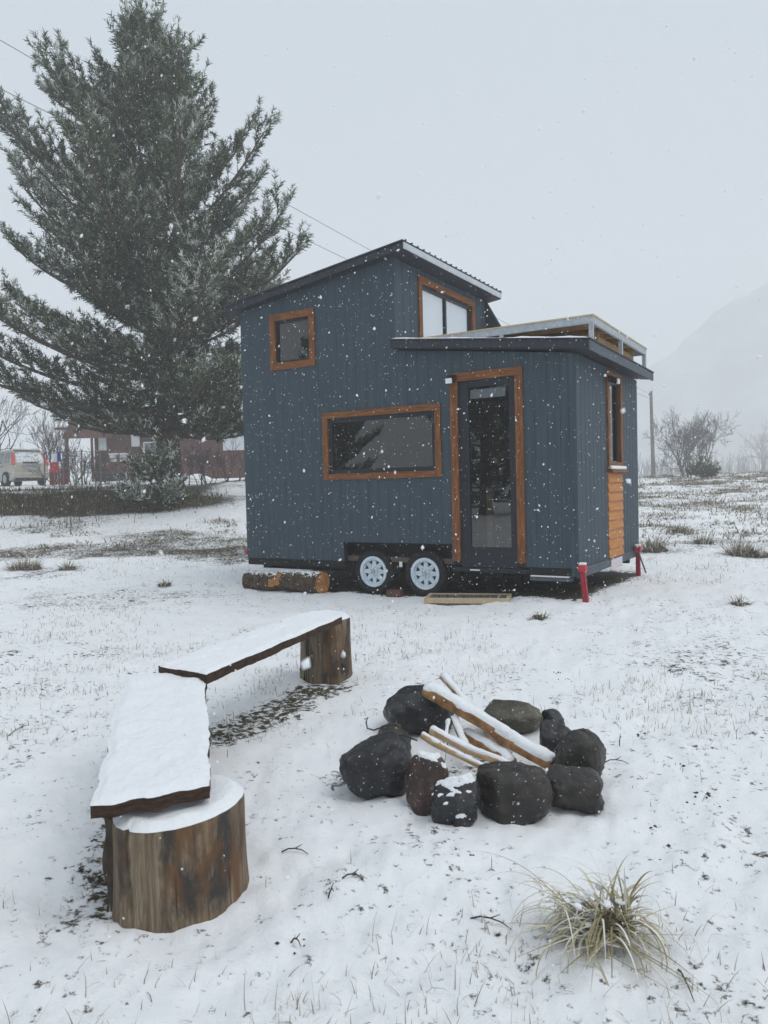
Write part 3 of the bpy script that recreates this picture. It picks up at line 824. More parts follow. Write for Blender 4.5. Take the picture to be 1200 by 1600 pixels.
MB().tube([(-0.05, 0.12, 0.50), (-0.12, 0.12, 0.50)], [0.05, 0.045], 12).build('marker_lamp', M_['lamp_red'], th, smooth=True)
MB().box(-0.28, -0.13, 0.08, 0.16, 0.47, 0.53).build('lamp_bracket', M_['steel'], th, bevel=0.01)

def hl(u, d, z=0.0):     # house coordinates -> world
    p = HO + DL * u + DS * d
    return Vector((p[0], p[1], z))

# ------------------------------------------------------------------ snow that settles on things
def snow_cap(name, obj, thick, parent, nmin=0.3, nmax=0.75, seed=0, freq=14, cover=None):
    """blanket over the upward faces of a mesh, thinning out to nothing at its rim"""
    me = obj.data
    n = len(me.vertices)
    co = np.empty(n * 3, np.float32); me.vertices.foreach_get('co', co); co = co.reshape(-1, 3).astype(float)
    no = np.empty(n * 3, np.float32); me.vertices.foreach_get('normal', no); no = no.reshape(-1, 3)
    w = sm(nmin, nmax, no[:, 2] + 0.22 * fbm(co[:, 0] * freq, co[:, 1] * freq, co[:, 2] * freq, seed=seed, octv=3))
    if cover is not None: w = w * cover(co)
    off = -0.004 + (thick + 0.004) * w * (0.85 + 0.3 * fbm(co[:, 0] * 25, co[:, 1] * 25, co[:, 2] * 25, seed=seed + 5, octv=2))
    v = co + np.stack([no[:, 0] * 0.5, no[:, 1] * 0.5, no[:, 2] * 0.5 + 0.5], 1) * off[:, None]
    fs = [tuple(p.vertices) for p in me.polygons if max(w[list(p.vertices)]) > 0.02]
    m = MB(); m.add(v.tolist(), fs)
    o = m.build(name, M_['snow'], parent, smooth=True)
    import bmesh
    bm = bmesh.new(); bm.from_mesh(o.data)
    bmesh.ops.delete(bm, geom=[x for x in bm.verts if not x.link_faces], context='VERTS'); bm.to_mesh(o.data); bm.free()
    return o

# ------------------------------------------------------------------ bench: stumps and slabs
def stump(name, cx, cy, ax, ay, rot, h, label, seed, z0=None, rings=20, n=150):
    zb = gz(cx, cy) - 0.02 if z0 is None else z0
    root = empty(name, (cx, cy, zb))
    tag(root, label, 'stump')
    vs, fs = [], []
    crg = random.Random(seed)
    cracks = [(crg.uniform(0, 6.28), -0.1 if crg.random() < .5 else crg.uniform(.1, .4), 1.1 if crg.random() < .6 else crg.uniform(.6, .95), crg.uniform(0.03, 0.07)) for _ in range(7)]
    for i in range(rings + 1):
        t = i / rings
        for k in range(n):
            a = 2 * math.pi * k / n
            rr = 1 + 0.035 * float(vnoise([math.cos(a) * 2.2], [math.sin(a) * 2.2], [t * 0.5], seed)[0]) + 0.014 * float(vnoise([math.cos(a) * 9], [math.sin(a) * 9], [t * 0.8], seed + 3)[0])
            rr *= 1 + 0.05 * (1 - t) ** 3 - 0.012 * max(0, t - 0.93) / 0.07
            for (ca, c0, c1, dep) in cracks:      # drying cracks
                wob = ca + 0.05 * math.sin(t * 5 + ca * 7)
                da = abs((a - wob + math.pi) % (2 * math.pi) - math.pi)
                if c0 < t < c1: rr *= 1 - dep * max(0, 1 - da / 0.05) * min(1, (t - c0) / 0.15, (c1 - t) / 0.15 + (1 if c1 >= 1 else 0))
            x, y = ax * rr * math.cos(a), ay * rr * math.sin(a)
            vs.append((x * math.cos(rot) - y * math.sin(rot), x * math.sin(rot) + y * math.cos(rot), h * t))
    for i in range(rings):
        for k in range(n):
            fs.append((i * n + k, i * n + (k + 1) % n, (i + 1) * n + (k + 1) % n, (i + 1) * n + k))
    b = MB().add(vs, fs).build('log_side', M_['stump'], root, smooth=True)
    top = MB()
    tv = [vs[rings * n + k] for k in range(n)]
    rings2 = 6
    V = []
    for r in range(rings2):
        s = 1 - r / rings2
        V += [(p[0] * s, p[1] * s, p[2] + 0.0005) for p in tv]
    V.append((0, 0, h))
    F = []
    for r in range(rings2 - 1):
        for k in range(n): F.append((r * n + k, r * n + (k + 1) % n, (r + 1) * n + (k + 1) % n, (r + 1) * n + k))
    for k in range(n): F.append(((rings2 - 1) * n + k, (rings2 - 1) * n + (k + 1) % n, rings2 * n))
    t_ = top.add(V, F).build('log_top', M_['stump_top'], root)
    # snow cushion
    V = []
    R2 = 14
    for r in range(R2):
        s = 1.004 - r / R2
        e = (1 - s)
        for p in tv:
            th_ = 0.026 * float(sm(-0.01, 0.16, e)) + 0.006 * float(vnoise([p[0] * s * 18], [p[1] * s * 18], None, seed)[0]) * float(sm(0.02, 0.2, e))
            V.append((p[0] * s, p[1] * s, h + 0.001 + th_))
    V.append((0, 0, h + 0.028))
    F = []
    for r in range(R2 - 1):
        for k in range(n): F.append((r * n + k, r * n + (k + 1) % n, (r + 1) * n + (k + 1) % n, (r + 1) * n + k))
    for k in range(n): F.append(((R2 - 1) * n + k, (R2 - 1) * n + (k + 1) % n, R2 * n))
    MB().add(V, F).build('snow_cushion', M_['snow'], root, smooth=True)
    return root

sn = stump('log_stump', -0.735, 2.63, 0.245, 0.19, math.radians(238), 0.335, 'wide weathered log stump nearest the camera, under the front slab', 3)
# split slab of bark standing against the left of the near stump
bs_ = MB()
P0 = gpt(166, 1448); P1 = gpt(183, 1458)
bark_v, bark_f = [], []
for i in range(12):
    t = i / 11
    for k, (dx, dy) in enumerate(((0, 0), (0.045, -0.01), (0.05, 0.03), (0.006, 0.05))):
        wob = 0.006 * math.sin(t * 9 + k * 2)
        bark_v.append((-0.243 + dx + wob, -0.085 + dy + wob, 0.0 + 0.325 * t))
for i in range(11):
    for k in range(4): bark_f.append((i * 4 + k, i * 4 + (k + 1) % 4, i * 4 + 4 + (k + 1) % 4, i * 4 + 4 + k))
bark_f.append((3, 2, 1, 0)); bark_f.append((44, 45, 46, 47))
bs_.add(bark_v, bark_f).build('bark_strip', M_['bark'], sn)
sf_ = stump('log_stump', -0.455, 5.60, 0.185, 0.195, 0.3, 0.452, 'round log stump under the far end of the rear slab', 8)
smid = stump('log_stump', -1.085, 4.0, 0.115, 0.13, 0.0, 0.395, 'dark log stump half hidden where the two slabs meet', 14)
kn = MB().tube([(0.135, -0.125, 0.19), (0.145, -0.137, 0.19)], [0.022, 0.02], 10)
k2 = MB()
k2.tube([(0.128, -0.128, 0.13), (0.147, -0.145, 0.135)], [0.03, 0.02], 10); k2.build('knot', M_['bark'], sf_, smooth=True)
k3 = MB().tube([(0.128, -0.13, 0.20), (0.142, -0.144, 0.215)], [0.03, 0.012], 10); k3.build('snow_in_knot', M_['snow'], sf_, smooth=True)

def plank(name, c, thick, snow_t, label, seed, nu=70, nv=28, rough=0.009):
    """c: near-left, near-right, far-right, far-left corners of the top face"""
    c = [Vector(p) for p in c]
    base = Vector((sum(p.x for p in c) / 4, sum(p.y for p in c) / 4, min(p.z for p in c) - thick))
    root = empty(name, base)
    tag(root, label, 'bench plank')
    s, t = np.meshgrid(np.linspace(0, 1, nv), np.linspace(0, 1, nu))
    P = np.zeros(s.shape + (3,))
    for i in range(3):
        P[..., i] = (c[0][i] * (1 - s) + c[1][i] * s) * (1 - t) + (c[3][i] * (1 - s) + c[2][i] * s) * t - base[i]
    # ragged outline
    side = np.array((c[1] - c[0]).normalized()); along = np.array((c[3] - c[0]).normalized())
    ln = (c[3] - c[0]).length; wd = (c[1] - c[0]).length
    eL = rough * fbm(t * ln * 6, 0 * t + 1, seed=seed); eR = rough * fbm(t * ln * 6, 0 * t + 7, seed=seed)
    eN = rough * 1.2 * fbm(s * wd * 14, 0 * s + 3, seed=seed); eF = rough * 1.2 * fbm(s * wd * 14, 0 * s + 9, seed=seed)
    P = P + side * ((eL * (1 - s) + eR * s)[..., None]) + along * ((eN * (1 - t) + eF * t)[..., None])
    n = nu * nv
    top = P.reshape(-1, 3); bot = top.copy()
    bot[:, 2] -= thick + 0.004 * fbm(top[:, 0] * 9, top[:, 1] * 9, seed=seed + 2)
    q = (np.arange(nu - 1)[:, None] * nv + np.arange(nv - 1)[None, :])
    F = [tuple(x) for x in np.stack([q, q + 1, q + nv + 1, q + nv], -1).reshape(-1, 4)]
    F += [tuple(n + i for i in f[::-1]) for f in list(F)]
    rim = [k for k in range(nv)] + [k * nv + nv - 1 for k in range(1, nu)] + [(nu - 1) * nv + k for k in range(nv - 2, -1, -1)] + [k * nv for k in range(nu - 2, 0, -1)]
    for a, b in zip(rim, rim[1:] + rim[:1]): F.append((a, b, n + b, n + a))
    MB().add(np.vstack([top, bot]).tolist(), F).build('slab', M_['plank'], root)
    # snow
    nu2, nv2 = nu * 2, nv * 2
    s2, t2 = np.meshgrid(np.linspace(0, 1, nv2), np.linspace(0, 1, nu2))
    Q = np.zeros(s2.shape + (3,))
    for i in range(3):
        Q[..., i] = (c[0][i] * (1 - s2) + c[1][i] * s2) * (1 - t2) + (c[3][i] * (1 - s2) + c[2][i] * s2) * t2 - base[i]
    eL = rough * fbm(t2 * ln * 6, 0 * t2 + 1, seed=seed); eR = rough * fbm(t2 * ln * 6, 0 * t2 + 7, seed=seed)
    eN = rough * 1.2 * fbm(s2 * wd * 14, 0 * s2 + 3, seed=seed); eF = rough * 1.2 * fbm(s2 * wd * 14, 0 * s2 + 9, seed=seed)
    Q = Q + side * ((eL * (1 - s2) + eR * s2)[..., None]) + along * ((eN * (1 - t2) + eF * t2)[..., None])
    e = np.minimum(np.minimum(s2, 1 - s2) * wd, np.minimum(t2, 1 - t2) * ln)
    jit = 0.006 * fbm(Q[..., 0] * 40, Q[..., 1] * 40, seed=seed + 9, octv=3)
    hh = snow_t * sm(-0.001, 0.035, e + jit) + 0.006 * fbm(Q[..., 0] * 14, Q[..., 1] * 14, seed=seed + 4, octv=4) * sm(0.0, 0.05, e)
    # the snow bulges a little beyond the edge
    cen = np.array([0, 0, 0])
    Q[..., 2] += np.maximum(hh, 0) + 0.0008
    q = (np.arange(nu2 - 1)[:, None] * nv2 + np.arange(nv2 - 1)[None, :])
    np_mesh('snow_cover', Q.reshape(-1, 3), np.stack([q, q + 1, q + nv2 + 1, q + nv2], -1).reshape(-1, 4), M_['snow'], root, smooth=True)
    return root

zn = 0.335 + gz(-0.735, 2.655) - 0.02
near_top = [gpt(141, 1262, 0.405), gpt(327, 1230, 0.405), gpt(322, 1052, 0.445), gpt(196, 1054, 0.445)]
plank('bench_slab', near_top, 0.040, 0.013, 'snow-covered front bench slab resting on the nearest stump', 31)
zf = 0.485
far_top = [gpt(246, 1040, zf), gpt(324, 1054, zf), gpt(535, 964, zf), gpt(508, 945, zf)]
_a, _b, _c = far_top[0], far_top[1], far_top[2]
far_top[3] = _c + (_a - _b) * 0.98
plank('bench_slab', far_top, 0.046, 0.013, 'snow-covered rear bench slab reaching towards the tiny house', 47, nu=80)

# ------------------------------------------------------------------ fire pit
import bmesh
def rock_mesh(rx, ry, rz, seed, box=0.25, sub=5, facets=9):
    bm = bmesh.new()
    bmesh.ops.create_icosphere(bm, subdivisions=sub, radius=1)
    v = np.array([x.co[:] for x in bm.verts])
    p = 2.2 + box * 3
    k = (np.abs(v) ** p).sum(1) ** (-1 / p)
    v = v * k[:, None]
    nrm = 0.16 * fbm(v[:, 0] * 1.1 + seed, v[:, 1] * 1.1, v[:, 2] * 1.1, seed=seed, octv=2)
    v = v * (1 + nrm)[:, None]
    # worn facets and ledges
    rg = np.random.default_rng(seed)
    for _ in range(facets):
        d = rg.normal(size=3); d /= np.linalg.norm(d)
        s = v @ d; lim = rg.uniform(0.62, 0.88)
        ov = np.clip(s - lim, 0, None)
        v = v - d[None, :] * (ov * rg.uniform(0.6, 0.95))[:, None]
    rd = 1 - np.abs(fbm(v[:, 0] * 1.7, v[:, 1] * 1.7 + seed, v[:, 2] * 1.7, seed=seed + 3, octv=3))
    v = v * (1 + 0.05 * (rd - 0.6) + 0.034 * fbm(v[:, 0] * 6, v[:, 1] * 6, v[:, 2] * 6, seed=seed + 6, octv=3))[:, None]
    v = v * np.array([rx, ry, rz]) / np.abs(v).max(0)
    for x, c in zip(bm.verts, v): x.co = c
    me = bpy.data.meshes.new('stone'); bm.to_mesh(me); bm.free()
    me.polygons.foreach_set('use_smooth', [True] * len(me.polygons))
    return me

def stone_mat(name, c1, c2):
    m = pm(name, c1, c2, scale=9, rough=0.42, bump=1.0, bdist=0.018, detail=12, spec=0.42, third=tuple((a + b) / 2.9 for a, b in zip(c1, c2)), lo=0.32, hi=0.70)
    N, Lk = m.node_tree.nodes, m.node_tree.links
    bs = next(n for n in N if n.type == 'BSDF_PRINCIPLED')
    tc = N.new('ShaderNodeTexCoord')
    n = N.new('ShaderNodeTexNoise'); n.inputs['Scale'].default_value = 4; n.inputs['Detail'].default_value = 6; Lk.new(tc.outputs['Object'], n.inputs['Vector'])
    mr = N.new('ShaderNodeMapRange'); mr.inputs['To Min'].default_value = 0.16; mr.inputs['To Max'].default_value = 0.62; Lk.new(n.outputs[0], mr.inputs[0])
    Lk.new(mr.outputs[0], bs.inputs['Roughness'])
    # specks of snow stuck to the stone
    sp = N.new('ShaderNodeTexNoise'); sp.inputs['Scale'].default_value = 95; sp.inputs['Detail'].default_value = 2; Lk.new(tc.outputs['Object'], sp.inputs['Vector'])
    m2 = N.new('ShaderNodeMapRange'); m2.inputs['From Min'].default_value = 0.70; m2.inputs['From Max'].default_value = 0.73; Lk.new(sp.outputs[0], m2.inputs[0])
    mx = N.new('ShaderNodeMix'); mx.data_type = 'RGBA'; mx.inputs[7].default_value = (0.7, 0.73, 0.76, 1)
    old = bs.inputs['Base Color'].links[0].from_socket
    Lk.new(m2.outputs[0], mx.inputs[0]); Lk.new(old, mx.inputs[6]); Lk.new(mx.outputs[2], bs.inputs['Base Color'])
    return m
SM = {'dark': stone_mat('stone_dark', (0.008, 0.009, 0.011), (0.042, 0.042, 0.046)), 'brown': stone_mat('stone_brown', (0.011, 0.010, 0.009), (0.070, 0.058, 0.048)),
      'olive': stone_mat('stone_olive', (0.035, 0.032, 0.02), (0.14, 0.125, 0.085)), 'red': stone_mat('stone_red', (0.028, 0.017, 0.015), (0.135, 0.078, 0.063))}
STONES = [  # x0, x1, top, base (photo px), depth ratio, kind, snow, label
    (602, 712, 1071, 1150, 0.95, 'dark', 0, 'large rounded black stone at the back left of the fire ring'),
    (586, 641, 1130, 1186, 0.9, 'brown', 0, 'small grey-brown stone with a wire lying across it'),
    (534, 642, 1142, 1247, 0.85, 'dark', 0, 'large black stone leaning at the far left of the fire ring'),
    (635, 704, 1178, 1267, 0.8, 'red', 2, 'upright reddish stone with a little snow on top'),
    (675, 744, 1212, 1290, 0.85, 'dark', 1, 'dark stone with a round snow cap at the front'),
    (742, 859, 1193, 1283, 0.75, 'brown', 0, 'broadest dark boulder at the front of the fire ring'),
    (852, 939, 1193, 1264, 0.85, 'brown', 0, 'blocky brown-grey boulder at the front right'),
    (868, 948, 1137, 1226, 0.9, 'brown', 0, 'tall rounded stone at the far right of the fire ring'),
    (839, 897, 1122, 1180, 0.9, 'dark', 0, 'dark stone behind the tall right-hand stone'),
    (846, 880, 1108, 1140, 0.9, 'dark', 0, 'small dark stone beside the olive stone'),
    (751, 844, 1094, 1148, 0.8, 'olive', 0, 'olive-grey flat-topped stone at the back of the fire ring'),
    (706, 738, 1270, 1292, 0.8, 'dark', 1, 'little stone wedged in the snow before the front boulder'),
]
stones = []
for i, (x0, x1, t, b, dr_, kind, snw, label) in enumerate(STONES):
    front = gpt((x0 + x1) / 2, b)
    wpx = x1 - x0
    rx = wpx / FPX * front.y * 0.53
    for _ in range(3):
        Yc = front.y + rx * dr_ * 0.75
        rx = wpx / FPX * Yc * 0.5
    ry = rx * dr_
    cx = at((x0 + x1) / 2, (t + b) / 2, Yc).x
    ztop = at((x0 + x1) / 2, t, Yc + ry * 0.1).z
    zg = gz(cx, Yc)
    zbot = zg - 0.03
    rz_ = (ztop - zbot) / 2
    rx *= 1.09; ry *= 1.16
    me = rock_mesh(rx, ry, rz_, 100 + i * 7, box=0.22 if i not in (6, 5) else 0.4, facets=0 if i == 0 else 3 if i in (2, 5) else 7)
    me.materials.append(SM[kind])
    o = bpy.data.objects.new('fire_ring_stone', me); COL.objects.link(o)
    o.location = (cx, Yc, zbot + rz_)
    tag(o, label, 'stone', 'stones of the fire ring')
    stones.append(o)
    if snw == 1: snow_cap('snow_cap', o, 0.014, o, 0.62, 0.9, seed=i, freq=9)
    if snw == 2: snow_cap('snow_cap', o, 0.016, o, 0.75, 0.95, seed=i, freq=14)

def firewood(name, p0, p1, w, h, label, mat, seed, snow=0.012, roll=0.2, taper=0.85, round_=False):
    p0, p1 = Vector(p0), Vector(p1)
    mid = (p0 + p1) / 2
    root = empty(name, mid)
    tag(root, label, 'firewood', 'firewood in the fire ring')
    d = (p1 - p0); L = d.length; d.normalize()
    side = d.cross(Vector((0, 0, 1))).normalized(); upv = side.cross(d)
    n, m = 40, 14
    V = []
    for i in range(n):
        t = i / (n - 1); k = 1 + (taper - 1) * t
        for j in range(m):
            a = 2 * math.pi * j / m + roll
            sx, sy = math.cos(a), math.sin(a)
            if not round_:
                q = (abs(sx) ** 3.2 + abs(sy) ** 3.2) ** (-1 / 3.2); sx *= q; sy *= q
            rr = 1 + 0.22 * float(vnoise([t * 6], [math.cos(a) * 1.3], [math.sin(a) * 1.3], seed)[0])
            c = p0 + d * (L * t) - mid + upv * (0.008 * math.sin(t * 4 + seed))
            V.append(c + side * (sx * w / 2 * k * rr) + upv * (sy * h / 2 * k * rr))
    F = []
    for i in range(n - 1):
        for j in range(m): F.append((i * m + j, i * m + (j + 1) % m, (i + 1) * m + (j + 1) % m, (i + 1) * m + j))
    F.append(tuple(range(m - 1, -1, -1))); F.append(tuple((n - 1) * m + j for j in range(m)))
    o = MB().add(V, F).build('wood', mat, root, smooth=False)
    if snow: snow_cap('snow_cover', o, snow, root, 0.35, 0.75, seed=seed, freq=12)
    return root
firewood('split_log', at(668, 1080, 4.22), at(866, 1192, 3.62), 0.088, 0.075, 'widest split log, snow-covered, leaning across the ring from the big black stone', M_['kindling_red'], 1, 0.015, taper=0.9)
firewood('stick', at(692, 1058, 4.62), at(800, 1178, 3.98), 0.044, 0.04, 'stick pointing up behind the widest split log', M_['kindling'], 2, 0.010)
firewood('stick', at(676, 1142, 3.80), at(802, 1200, 3.42), 0.046, 0.042, 'upper of the two parallel pale sticks in the ring', M_['kindling'], 3, 0.005)
firewood('stick', at(661, 1147, 3.66), at(774, 1212, 3.38), 0.036, 0.036, 'lower pale peeled stick, front one of the parallel pair', M_['kindling'], 4, 0.002, round_=True)
firewood('stick', at(710, 1122, 4.02), at(734, 1190, 3.72), 0.034, 0.03, 'short steep stick under the widest split log', M_['bark'], 5, 0.012)
firewood('split_log', at(728, 1146, 4.0), at(800, 1190, 3.72), 0.075, 0.06, 'half-round billet below the widest split log', M_['kindling_red'], 6, 0.006)
firewood('stick', at(700, 1130, 3.9), at(690, 1200, 3.62), 0.026, 0.026, 'thin snowy branch standing in the middle of the ring', M_['bark'], 9, 0.012, round_=True)
# crumpled net and wire beside the left stones
rag = MB()
rg = np.random.default_rng(5)
c0 = gpt(556, 1222)
for k in range(46):
    p = Vector((c0.x + rg.normal() * 0.035, c0.y + rg.normal() * 0.03, c0.z + 0.01))
    pts = []
    dv = Vector((rg.normal(), rg.normal() * .8, abs(rg.normal()) * 0.7)).normalized()
    for s in range(6):
        pts.append(p.copy()); p = p + dv * 0.022
        dv = (dv + Vector((rg.normal(), rg.normal(), rg.normal() - 0.45)) * 0.35).normalized()
        p.z = max(p.z, c0.z + 0.003)
    rag.tube(pts, [0.0045, 0.005, 0.0055, 0.005, 0.004, 0.002], 5)
o = rag.build('straw_bundle', M_['white_cloth'], None); o.data.materials.clear(); o.data.materials.append(pm('straw', (0.10, 0.09, 0.075), (0.7, 0.72, 0.73), scale=28, rough=0.9, lo=0.35, hi=0.55))
tag(o, 'frosted tangle of straw and twigs against the far left stone', 'straw')
wr = MB()
b0 = at(640, 1148, 3.72)
pts = [at(572, 1128, 3.72), at(574, 1138, 3.72), at(584, 1141, 3.7), at(600, 1135, 3.68), at(612, 1131, 3.66), at(628, 1138, 3.62)]
wr.tube(pts, 0.004, 6); wr.tube([pts[0], at(575, 1121, 3.72), at(570, 1124, 3.73)], 0.003, 5)
wr.tube([at(602, 1148, 3.6), at(630, 1149, 3.58), at(652, 1157, 3.6)], 0.004, 5)
tag(wr.build('bent_wire', M_['twig'], None, smooth=True), 'dark bent wire hooked over the small grey-brown stone', 'wire')

# ------------------------------------------------------------------ things beside the tiny house
def cut_log(name, u0, u1, d, r, label, seed, yaw=0.0):
    p = hl((u0 + u1) / 2, d); z = gz(p.x, p.y)
    root = empty(name, (p.x, p.y, z), -YAW + yaw)
    tag(root, label, 'log', 'logs beside the tiny house')
    n, m = 18, 26
    L = u1 - u0
    V = []
    for i in range(n):
        t = i / (n - 1)
        for k in range(m):
            a = 2 * math.pi * k / m
            rr = r * (1 + 0.07 * float(vnoise([t * 3], [math.cos(a) * 1.5], [math.sin(a) * 1.5], seed)[0]) + 0.03 * float(vnoise([t * 14], [math.cos(a) * 7], [math.sin(a) * 7], seed)[0]))
            V.append((-L / 2 + L * t, rr * math.cos(a), r * 0.97 + rr * math.sin(a)))
    F = [(i * m + k, i * m + (k + 1) % m, (i + 1) * m + (k + 1) % m, (i + 1) * m + k) for i in range(n - 1) for k in range(m)]
    MB().add(V, F).build('bark_side', M_['bark_log'], root, smooth=True)
    for e, nm in ((0, 'cut_end'), (n - 1, 'cut_end')):
        rim = [Vector(V[e * m + k]) for k in range(m)]
        c = Vector((0, 0, 0))
        for p_ in rim: c += p_ / m
        vv = []
        for s in (1.0, 0.72, 0.4):
            for q in rim:
                x = c + (q - c) * s; x.x += random.uniform(-0.012, 0.012) * (1 if s < 1 else 0.2); vv.append(x)
        vv.append(c)
        ff = [(r_ * m + k, r_ * m + (k + 1) % m, (r_ + 1) * m + (k + 1) % m, (r_ + 1) * m + k) for r_ in range(2) for k in range(m)] + [(2 * m + k, 2 * m + (k + 1) % m, 3 * m) for k in range(m)]
        MB().add(vv, ff).build(nm, M_['cut_wood'], root)
    return root
cut_log('cut_log', 0.06, 0.70, -0.05, 0.145, 'snow-dusted log with a ragged split end below the house corner', 3, 0.04)
cut_log('cut_log', 0.74, 1.42, -0.10, 0.150, 'log with a clean round orange cut face next to the front wheel', 9, -0.06)
sp = MB()
for k in range(6):
    a = random.uniform(0, 6); b = hl(0.70, -0.22, 0.03)
    q = b + Vector((random.uniform(-.12, .1), random.uniform(-.05, .02), random.uniform(0, .14)))
    sp.hexa([(q.x, q.y, q.z), (q.x + .09, q.y - .02, q.z), (q.x + .08, q.y + .04, q.z), (q.x, q.y + .05, q.z), (q.x + .02, q.y, q.z + .1), (q.x + .08, q.y - .01, q.z + .08), (q.x + .07, q.y + .04, q.z + .09), (q.x + .02, q.y + .04, q.z + .11)])
tag(sp.build('wood_chunk', M_['cut_wood'], None, bevel=0.01), 'broken orange wood chunk wedged between the two logs', 'wood chunk')
p = hl(2.51, -0.05); zz = gz(p.x, p.y)
br = MB().box(-0.1, 0.1, -0.06, 0.06, -0.01, 0.085).build('wheel_chock', M_['brick'], None, bevel=0.01)
br.location = (p.x, p.y, zz); br.rotation_euler = (0, 0, -YAW + .1)
tag(br, 'brown block wedged on the ground between the two wheels', 'wheel chock')
# slatted wooden step under the door
p = hl(3.62, -0.22); zz = gz(p.x, p.y)
pal = empty('wooden_step', (p.x, p.y, zz), -YAW + 0.33)
tag(pal, 'low pale wooden frame with a dark mat lying before the door', 'step')
for (a, b, c_, d_) in ((-0.5, 0.5, -0.21, -0.165), (-0.5, 0.5, 0.165, 0.21), (-0.5, -0.455, -0.163, 0.163), (0.455, 0.5, -0.163, 0.163)):
    MB().box(a, b, c_, d_, 0.0, 0.062).build('rail', M_['ply'], pal, bevel=0.003)
for k in range(9):
    x = -0.40 + k * 0.1
    MB().box(x - 0.04, x + 0.04, -0.163, 0.163, 0.03, 0.05).build('slat', M_['trim_grey'], pal, bevel=0.002)
for x in (-0.44, 0.44): MB().box(x - 0.03, x + 0.03, -0.2, 0.2, -0.04, -0.001).build('foot', M_['ply_brown'], pal)

# ------------------------------------------------------------------ grass
def blades(base, direc, length, width, curl, seg, rng, az=None):
    """arrays of bases (n,3), unit horizontal bend dirs; returns verts, tri faces"""
    n = len(base)
    t = np.linspace(0, 1, seg + 1)
    ang = curl[:, None] * t[None, :] ** 1.3                     # bend from the start direction
    up0 = direc['lean']
    th_ = up0[:, None] + ang
    ds = (length / seg)[:, None]
    hx_ = np.cumsum(np.sin(th_) * ds, 1) - np.sin(th_[:, :1]) * ds
    hz = np.cumsum(np.cos(th_) * ds, 1) - np.cos(th_[:, :1]) * ds
    dx, dy = np.cos(direc['az'])[:, None], np.sin(direc['az'])[:, None]
    P = np.stack([base[:, None, 0] + hx_ * dx, base[:, None, 1] + hx_ * dy, base[:, None, 2] + hz], -1)
    sx, sy = -np.sin(direc['az'])[:, None], np.cos(direc['az'])[:, None]
    w = width[:, None] * (1 - t[None, :] ** 2 * 0.95) * 0.5
    Lf = P.copy(); Rt = P.copy()
    Lf[..., 0] += sx * w; Lf[..., 1] += sy * w; Rt[..., 0] -= sx * w; Rt[..., 1] -= sy * w
    V = np.stack([Lf, Rt], 2).reshape(n, -1, 3)
    k = 2 * (seg + 1)
    f = []
    for i in range(seg): f.append((2 * i, 2 * i + 1, 2 * i + 3, 2 * i + 2))
    f = np.array(f)
    F = (np.arange(n)[:, None, None] * k + f[None]).reshape(-1, 4)
    return V.reshape(-1, 3), F, np.repeat(t[None], n, 0), k

def grass_object(name, base, h, w, lean, curl, seg, rng, mat, az=None, hvar=0.5, frost=None, parent=None):
    n = len(base)
    L = h * (1 + hvar * (rng.random(n) * 2 - 1))
    azs = rng.random(n) * 2 * math.pi if az is None else az
    V, F, T, k = blades(base, {'lean': lean, 'az': azs}, L, np.full(n, w) if np.isscalar(w) else w, curl, seg, rng)
    fr_ = rng.random(n) if frost is None else frost
    val = np.repeat(fr_, k)
    return np_mesh(name, V, F, mat, parent, attrs={'frost': val})

M_['dry_grass'] = attr_mat('dry_grass', 'frost', (0.13, 0.105, 0.065), (0.68, 0.68, 0.66))
M_['dry_grass'].node_tree.nodes['Color Ramp'].color_ramp.elements.new(0.55).color = (0.34, 0.30, 0.215, 1)
M_['bank_grass'] = attr_mat('bank_grass', 'frost', (0.045, 0.036, 0.014), (0.25, 0.215, 0.10))
M_['tuss_near'] = attr_mat('tuss_near', 'frost', (0.17, 0.135, 0.05), (0.74, 0.74, 0.70))
M_['tuss_near'].node_tree.nodes['Color Ramp'].color_ramp.elements.new(0.55).color = (0.46, 0.41, 0.26, 1)

rng = np.random.default_rng(77)
# short dry blades poking through the snow
def scatter(n, rmin, rmax, half, rng, power=1.0):
    r = rmin * (rmax / rmin) ** (rng.random(n) ** power)
    a = math.pi / 2 + (rng.random(n) * 2 - 1) * half
    return r * np.cos(a), r * np.sin(a)
x, y = scatter(330000, 1.6, 40, 0.72, rng)
dens = 0.5 + 0.5 * fbm(x * 0.6, y * 0.6, seed=61, octv=3) + 0.45 * fbm(x * 3.5, y * 3.5, seed=62, octv=2)
u_ = (x - HO[0]) * DL[0] + (y - HO[1]) * DL[1]; d_ = (x - HO[0]) * DS[0] + (y - HO[1]) * DS[1]
keep = (rng.random(len(x)) < np.clip((dens - 0.62) * 0.55, 0.004, 0.5) * (0.22 + 0.78 * sm(2.2, 6.0, np.hypot(x, y)))) & ~((u_ > -0.1) & (u_ < HL + .1) & (d_ > -0.1) & (d_ < HW)) & (np.hypot(x - 0.5, y - 3.75) > 0.55)
keep &= ~((np.hypot(x + 0.735, y - 2.65) < 0.27) | (np.hypot(x + 0.45, y - 5.6) < 0.25))
x, y = x[keep], y[keep]
z = ground_z(x, y) - 0.005
r = np.hypot(x, y)
n = len(x)
hgt = (0.03 + 0.05 * rng.random(n) ** 2.0) * (1 + 0.9 * sm(8, 30, r))
wid = np.clip(0.0022 + 0.0006 * r * 0.55, 0.0022, 0.012)
o = grass_object('dry_grass', np.stack([x, y, z], 1), hgt, wid, rng.normal(0.35, 0.3, n), rng.normal(0.5, 0.6, n), 3, rng, M_['dry_grass'], frost=rng.random(n))
tag(o, 'sparse dry grass blades poking through the snow', 'grass', kind='stuff')

